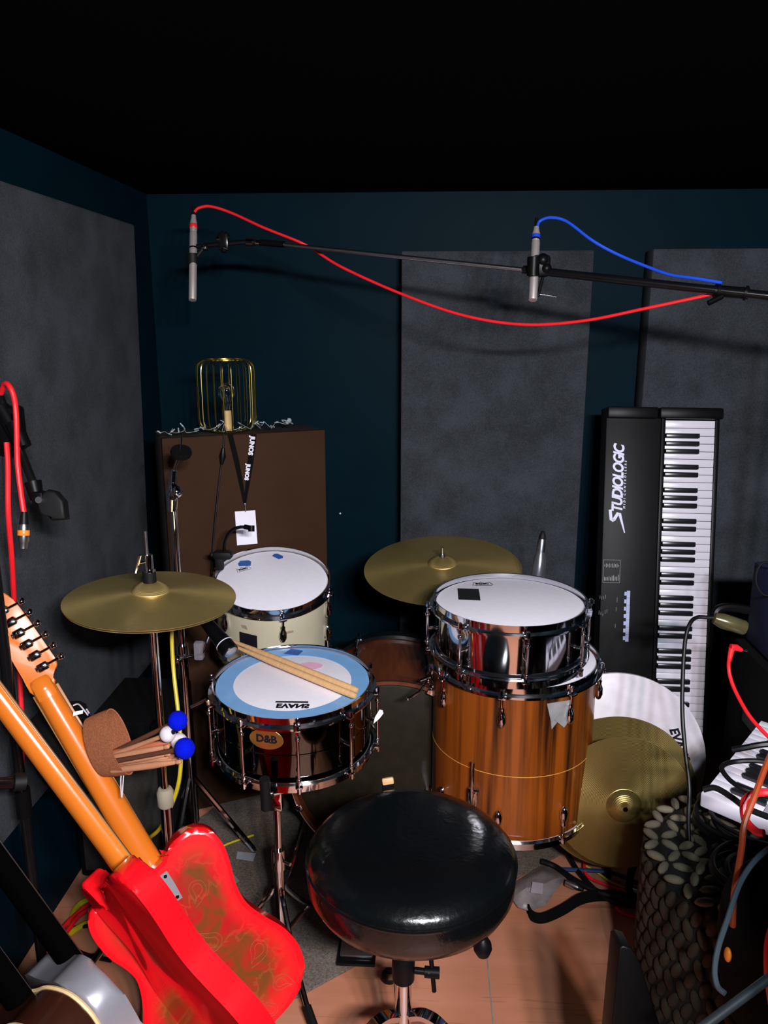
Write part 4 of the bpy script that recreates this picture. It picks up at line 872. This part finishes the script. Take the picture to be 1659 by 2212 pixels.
# woven stool
WC = P(1612, 1848, z=.45); WC = V((WC.x+.02, WC.y, 0)); WR = .205
t = thing('woven_stool', 'round woven rope stool at the right, piled with black cables', 'stool', WC)
MB().lathe([(.0005, .0), (WR-.02, 0), (WR-.008, .03), (WR-.004, .22), (WR-.008, .43), (WR-.03, .448), (.0005, .45)], 64, MX.Translation(WC)).build('core', mat('stool_core', (.004, .003, .002), .9), t)
b = MB(); wv = mat('shaded_rope', (.026, .016, .008), .9, 0, .35, 18, .5, 260)  # rope colour darkened to put the shade of the side into it
for r in range(13):
    z = .018+r*.033
    for k in range(44):
        a = 2*pi*(k+.5*(r % 2))/44
        if cos(a-atan2(-WC.y, -WC.x)) < -.2: continue
        e = V((cos(a), sin(a), 0)); tt = V((-sin(a), cos(a), 0)); M = frame(WC+e*(WR-.002)+V((0, 0, z)), tt, (0, 0, 1), e)
        b.ball(V(), .02, (.52, 1.05, .35), 8, 6, frame((0, 0, 0), (1, 0, 0), (0, 1, 0), (0, 0, 1))) if False else bmesh.ops.create_uvsphere(b.b, u_segments=8, v_segments=6, radius=1, matrix=M @ MX.Rotation(.32*(1 if r % 2 else -1), 4, 'Z') @ MX.Diagonal((.0098, .0215, .008, 1)))
b.build('woven_side', wv, t, angle=180)
b = MB()
for ring, n in ((.195, 36), (.160, 30), (.128, 24), (.104, 19), (.067, 12), (.03, 6)):
    for k in range(n):
        a = 2*pi*(k+.3)/n; e = V((cos(a), sin(a), 0)); M = frame(WC+e*ring+V((0, 0, .450)), e, (-sin(a), cos(a), 0), (0, 0, 1))
        bmesh.ops.create_uvsphere(b.b, u_segments=8, v_segments=6, radius=1, matrix=M @ MX.Rotation(.7*(1 if k % 2 else -1), 4, 'Z') @ MX.Diagonal((.0195, .0085, .008, 1)))
b.build('woven_seat', mat('lit_rope', (.15, .125, .08), .85, 0, .25, 20, .4, 260), t, angle=180)  # same rope in a paler colour for the lit top
# coiled black cables on the stool
rs = random.Random(11)
for lab, cx_, cy_, r0, z0, n_ in (('coil of black cable lying flat on the woven stool, front loops', -.015, -.085, .085, .470, 3), ('coil of black cable at the back of the stool under the white keyboard', .03, .06, .11, .475, 4)):
    pts = []
    for i in range(n_*14):
        a = 2*pi*i/14; r = r0*(1+.16*sin(a*.43+i*.05)); pts.append(WC+V((cx_+r*cos(a), cy_+r*.8*sin(a), z0+.007*(i//14)+.004*sin(a*2.3))))
    cable(lab, BLKC, pts, .0048, n=3, name='coiled_cable')
# small white keyboard on top
A_, B_ = P(1516, 1711, z=.535), P(1640, 1557, z=.575)
C_ = P(1700, 1774, z=.535)
kx_ = (B_-A_).normalized(); kyy = (C_-A_); kyy = (kyy-kx_*kyy.dot(kx_)).normalized(); kzz = kx_.cross(kyy)
if kzz.z < 0: kzz = -kzz
# local X along the key row, local Y from the player's edge inward
MKm = frame(A_, kx_, kyy, kx_.cross(kyy))
sg = 1 if kx_.cross(kyy).z > 0 else -1
t = thing('mini_keyboard', 'small white keyboard lying askew on the cables at the right edge', 'keyboard', MKm)
LK = (B_-A_).length+.015; DK = .17; zd = -.012*sg
MB().box((LK/2, DK/2, zd-.013*sg), (LK, DK, .020), bev=.004).build('body', WHITE, t, False)
MB().box((.008, DK/2, zd-.006*sg), (.020, DK+.004, .034), bev=.004).build('end_cheek', WHITE, t, False)
MB().box((LK/2+.01, DK-.030, zd+.004*sg), (LK-.02, .058, .014), bev=.002).build('control_panel', mat('mirror_panel', (.42, .40, .50), .15, .3, .5, 8), t, False)
kw = kb = None
for i in range(int((LK-.024)/.0195)):
    x_ = .020+.0195*(i+.5)
    if kw is None: o = kw = MB().box((0, 0, 0), (.0185, .108, .012), bev=.001).build('white_key', KEYW, t, False)
    else: o = kw.copy(); COL.objects.link(o)
    o.location = (x_, .056, zd+.004*sg)
    if i % 7 in (0, 1, 3, 4, 5) and .0195*(i+1.6)+.02 < LK:
        if kb is None: o = kb = MB().box((0, 0, 0), (.011, .066, .010), bev=.0015).build('black_key', KEYB, t, False)
        else: o = kb.copy(); COL.objects.link(o)
        o.location = (x_+.00975, .077, zd+.014*sg)
def ck(label, m, pts, r): return cable(label, m, pts, r)
ck('black cable curling across the keys of the small white keyboard', BLKC, [P(1700, 1655, 1.30), P(1640, 1644, 1.32), P(1590, 1645, 1.33), P(1564, 1652, 1.32), P(1560, 1664, 1.31), P(1580, 1688, 1.29), P(1610, 1706, 1.27), P(1650, 1720, 1.26)], .0042)
ck('black cable over the near end of the small white keyboard', BLKC, [P(1520, 1706, 1.27), P(1545, 1702, 1.26), P(1580, 1722, 1.24), P(1612, 1745, 1.22), P(1660, 1765, 1.20)], .0048)
ck('thick black cable draped over the far end of the small white keyboard', BLKC, [P(1582, 1620, 1.38), P(1610, 1615, 1.37), P(1650, 1608, 1.36), P(1710, 1606, 1.35)], .0055)
ck('orange cable hanging down in front of the small white keyboard at the right edge', ORC, [P(1690, 1580, 1.22), P(1660, 1640, 1.18), P(1632, 1715, 1.14), P(1608, 1780, 1.12), P(1602, 1830, 1.12), P(1594, 1880, 1.13), P(1585, 1935, 1.14), P(1583, 2000, 1.16)], .0045)
ck('red cable curving over the near end of the small white keyboard', REDC, [P(1700, 1712, 1.16), P(1655, 1711, 1.16), P(1626, 1716, 1.17), P(1608, 1732, 1.17), P(1610, 1770, 1.16), P(1632, 1795, 1.14), P(1650, 1800, 1.13)], .0058)
ck('blue grey cable hanging in a loop at the lower right edge', GRYC, [P(1700, 1810, 1.10), P(1640, 1850, 1.10), P(1600, 1905, 1.09), P(1572, 1985, 1.07), P(1552, 2045, 1.05), P(1544, 2095, 1.04), P(1550, 2130, 1.03), P(1566, 2146, 1.02)], .0038)
tag(MB().cyl(P(1510, 2225, .98), P(1690, 2092, 1.02), .006).build('metal_rod', mat('grey_blue_metal', (.03, .04, .05), .4, .3)), 'grey metal rod slanting across the bottom right corner', 'rod')
# black wedge case bottom right
cb = [(1318, 2260), (1338, 2048), (1346, 2043), (1364, 2048), (1382, 2078), (1440, 2260)]
fr0 = P(1375, 2150, 1.20); 
b = MB(); o2 = [((px-1375)*1.20/F, -(py-2150)*1.20/F) for px, py in cb]
t = tag(b.prism([p for p in o2], -.05, 0, frame(fr0, RT, UP, -FW), .003).build('wedge_case', BLACK), 'black wedge shaped case standing on the floor before the woven stool', 'case')
t = thing('light_blocker', 'tall black block added out of view at the right to shade the woven stool', 'light blocker', (.82, .47, 0))  # unseen block added to keep lamp light off the right corner
MB().box((.86, .47, .525), (.90, .32, 1.05), bev=.01).build('case', BLACK, t)
for z_ in (.2, .45, .7, .9): MB().box((.82, .306, z_), (.80, .012, .12), bev=.003).build('blocker_strip', BMET, t)
# dark bag bottom right
t = thing('backpack', 'black backpack with orange and red details in the bottom right corner', 'bag', P(1640, 2250, 1.20))
b = MB(); bmesh.ops.create_icosphere(b.b, subdivisions=4, radius=1); c = P(1700, 2060, 1.22)
for v in b.b.verts:
    p = v.co*(1+noise.noise(v.co*1.6+V((3, 1, 0)))*.20); p = V((p.x, p.y, max(-.85, min(.95, p.z))))
    v.co = c+V((1, 0, 0))*(p.x*.10)+V((0, 1, 0))*(p.y*.10)+V((0, 0, 1))*(p.z*.17)
b.build('bag', BLKCL, t, angle=180)
MB().ball(P(1572, 2062, 1.13), .008, (.6, 1, 1.4)).build('orange_zip_pull', ORPL, t)
MB().tube(spline([P(1676, 1990, 1.10), P(1662, 2040, 1.10), P(1661, 2100, 1.10), P(1670, 2170, 1.10)], 5), .007, 8).build('red_strap', REDC, t)
# ------------------------------------------------------------------ floor clutter
def fl(label, m, pts, r=.0038, **k): return cable(label, m, [P(px, py, z=z_) for px, py, z_ in pts], r, **k)
fl('red cable looping on the floor at the foot of the leaning cymbals', REDC, [(1250, 1800, .05), (1262, 1860, .02), (1270, 1842, .02), (1262, 1870, .02), (1272, 1895, .012), (1310, 1912, .012), (1350, 1925, .012), (1400, 1935, .01)], .0042)
fl('red cable end bending out on the floor below the black cables', REDC, [(1330, 1960, .005), (1345, 1972, .005), (1370, 1980, .005), (1400, 1976, .006)], .0040)
fl('green cable running down behind the floor tom leg', GREENC, [(1235, 1795, .08), (1262, 1835, .03), (1300, 1870, .02), (1345, 1895, .012), (1410, 1915, .01)], .0042)
fl('dark blue cable lying across the floor to the right', DBLUEC, [(1210, 1878, .02), (1270, 1880, .018), (1320, 1885, .02), (1360, 1900, .018), (1410, 1925, .012)], .0055)
fl('thick black cable on the floor from the plastic bag toward the woven stool', BLKC, [(1170, 1860, .03), (1200, 1872, .02), (1240, 1900, .02), (1290, 1925, .02), (1340, 1940, .02), (1400, 1952, .012)], .0075)
fl('black cable arching at the stool foot beside the cymbal', BLKC, [(1400, 1850, .05), (1375, 1862, .06), (1362, 1890, .04), (1362, 1925, .02), (1380, 1955, .01), (1410, 1975, .008)], .0100)
fl('second black cable in the bundle right of the floor tom', BLKC, [(1225, 1840, .03), (1255, 1890, .015), (1310, 1940, .012), (1370, 1955, .010), (1410, 1958, .01)], .0065)
fl('yellow green cable in the bundle under the leaning cymbals', YELC, [(1262, 1868, .012), (1290, 1885, .010), (1320, 1905, .010), (1350, 1918, .01)], .0030)
def plug(label, px, py, qx, qy):
    a_, b_ = P(px, py, z=.02), P(qx, qy, z=.02); M = mtx(a_, b_-a_); L = (b_-a_).length
    t = thing('cable_plug', label, 'plug', M); MB().lathe([(.0005, 0), (.0090, .001), (.0095, L*.7), (.007, L)], 18, M).build('shell', STEEL, t)
    MB().lathe([(.007, L), (.0045, L*1.35), (.0005, L*1.4)], 14, M).build('boot', RUB, t)
plug('metal plug lying beside the plastic bag', 1222, 1906, 1250, 1918)
plug('metal plug in the cable bundle near the woven stool', 1385, 1930, 1360, 1922)
sp_ = [P(px, py, z=z_) for px, py, z_ in ((1140, 1962, .012), (1150, 1980, .010), (1175, 1984, .010), (1215, 1966, .012), (1260, 1940, .014), (1320, 1935, .014), (1400, 1955, .012))]
tag(MB().ribbon(spline(sp_, 6), (0, .4, 1), .028, .003).build('strap', BLKCL), 'black webbing strap curling on the plywood below the plastic bag', 'strap')
t = thing('plastic_bag', 'crumpled translucent plastic bag with a white label on the floor', 'bag', P(1165, 1920, z=.004))
b = MB(); g = []
oc = [(1108, 1908), (1175, 1865), (1225, 1893), (1200, 1925), (1180, 1955), (1145, 1968), (1120, 1960), (1105, 1940)]
rs = random.Random(4); cc_ = b.b.verts.new(P(1165, 1915, z=.022)); vs = [b.b.verts.new(P(x_, y_, z=.006+rs.random()*.012)) for x_, y_ in oc]
mid = [b.b.verts.new((vs[i].co+cc_.co)*.5+V((0, 0, rs.uniform(-.002, .014)))) for i in range(len(vs))]
for i in range(len(vs)):
    j = (i+1) % len(vs); b.b.faces.new((vs[i], vs[j], mid[j], mid[i])); b.b.faces.new((mid[i], mid[j], cc_))
o = b.build('film', mat('bag_film', (.34, .31, .33), .35, 0, .3, 30, .4, 60, alpha=.55), t, angle=20)
sm = o.modifiers.new('thickness', 'SOLIDIFY'); sm.thickness = .0015
b = MB(); qv = [b.b.verts.new(P(x_, y_, z=.034)) for x_, y_ in ((1150, 1905), (1174, 1908), (1172, 1932), (1146, 1928))]
b.b.faces.new(qv); bmesh.ops.solidify(b.b, geom=b.b.faces[:], thickness=.0006); b.build('white_label', PAPER, t)
# left clutter
cable('yellow cable running down behind the hi-hat stand to the floor', YELC, [P(374, 1310, 1.74), P(371, 1370, 1.74), P(375, 1450, 1.74), P(385, 1540, 1.72), P(391, 1620, 1.70), P(386, 1690, 1.70), P(368, 1745, 1.72), P(345, 1790, 1.76), P(318, 1815, 1.84), P(290, 1850, z=.014)], .0045)
cable('yellow cable lying over the rug left of the snare stand', YELC, [P(478, 1829, z=.012), P(505, 1818, z=.012), P(548, 1804, z=.012)], .0030)
fl('loops of yellow cable on the floor behind the red guitars', YELC, [(150, 2010, .012), (165, 1960, .012), (205, 1935, .012), (250, 1900, .012), (280, 1880, .012), (300, 1905, .012), (230, 1970, .012), (160, 2010, .012), (130, 2045, .012)], .0075)
fl('dull red cable crossing the floor behind the glossy red guitar', REDC, [(95, 2060, .02), (130, 2010, .02), (185, 1958, .02), (240, 1935, .02)], .0055)
fl('second dull red cable on the floor behind the silver guitar', REDC, [(130, 2062, .02), (128, 2040, .02), (150, 2005, .03), (175, 1975, .03), (230, 1945, .02)], .0060)
fl('black cable looped on the plywood behind the glossy red guitar', BLKC, [(190, 2000, .012), (160, 2005, .012), (148, 2025, .012), (155, 2045, .012), (185, 2062, .012), (240, 2075, .012)], .0050)
def scrap(name, label, cat, pts, m, z=.0085, th=.0012):
    q = [P(x_, y_, z=z) for x_, y_ in pts]
    return tag(MB().prism([(p.x, p.y) for p in q], z, z+th).build(name, m), label, cat)
scrap('paper_label', 'white paper label lying on the rug left of the snare stand', 'paper', [(513, 1840), (553, 1844), (547, 1861), (510, 1855)], mat('grey_paper', (.30, .31, .36), .7))
t = thing('hi_hat_pedal_strap', 'long flat tan and black strap lying from the hi-hat stand across the rug', 'strap', P(450, 1850, z=.01))
for k, (a_, b_, m_) in enumerate((((392, 1788), (405, 1800), TANFLR), ((405, 1800), (415, 1808), BLACK), ((415, 1808), (455, 1850), TANFLR), ((455, 1850), (468, 1862), BLACK), ((468, 1862), (508, 1908), TANFLR))):
    p0, p1_ = P(*a_, z=.055-.008*k), P(*b_, z=.050-.008*(k+.6)); MB().ribbon([p0, p1_], (1, .5, 0), .024, .004).build('strap_section', m_, t)
t = thing('beater_felt', 'small wood topped felt block just above the throne cushion', 'beater', P(838, 1690, 1.62))
MB().box((0, 0, 0), (.024, .014, .010), frame(P(838, 1687, 1.62), RT, UP, -FW) @ MX.Rotation(.15, 4, 'Z'), .003).build('wood_top', WOODST, t)
MB().box((0, 0, 0), (.024, .014, .014), frame(P(838, 1700, 1.625), RT, UP, -FW), .003).build('felt', BLKCL, t)
tag(MB().cyl(P(838, 1703, 1.63), V((P(838, 1703, 1.63).x, 1.62, .30)), .004).build('pedal_rod', BMET), 'thin black rod under the small felt block behind the throne', 'rod')
tag(MB().prism([((x_-816)*1.79/F, -(y_-1548)*1.79/F) for x_, y_ in ((806, 1562), (809, 1549), (820, 1533), (827, 1535), (829, 1542), (820, 1552))], 0, .001, frame(P(816, 1548, 1.79), RT, UP, -FW) @ MX.Rotation(.4, 4, 'Y')).build('paper_tag', PAPER), 'curled white paper tag on the right side of the black snare', 'tag')
p_ = [P(881, 1510, 1.9), P(905, 1495, 1.9), P(925, 1470, 1.92)]
t = thing('tom_clamp_rod', 'short chrome clamp rod between the bass drum hoop and the stacked drums', 'rod', p_[0])
MB().tube(p_, .0038).ball(p_[0], .005).cyl(P(908, 1470, 1.92), P(930, 1462, 1.92), .004).ball(p_[2], .0075).build('rod', CHROME, t)
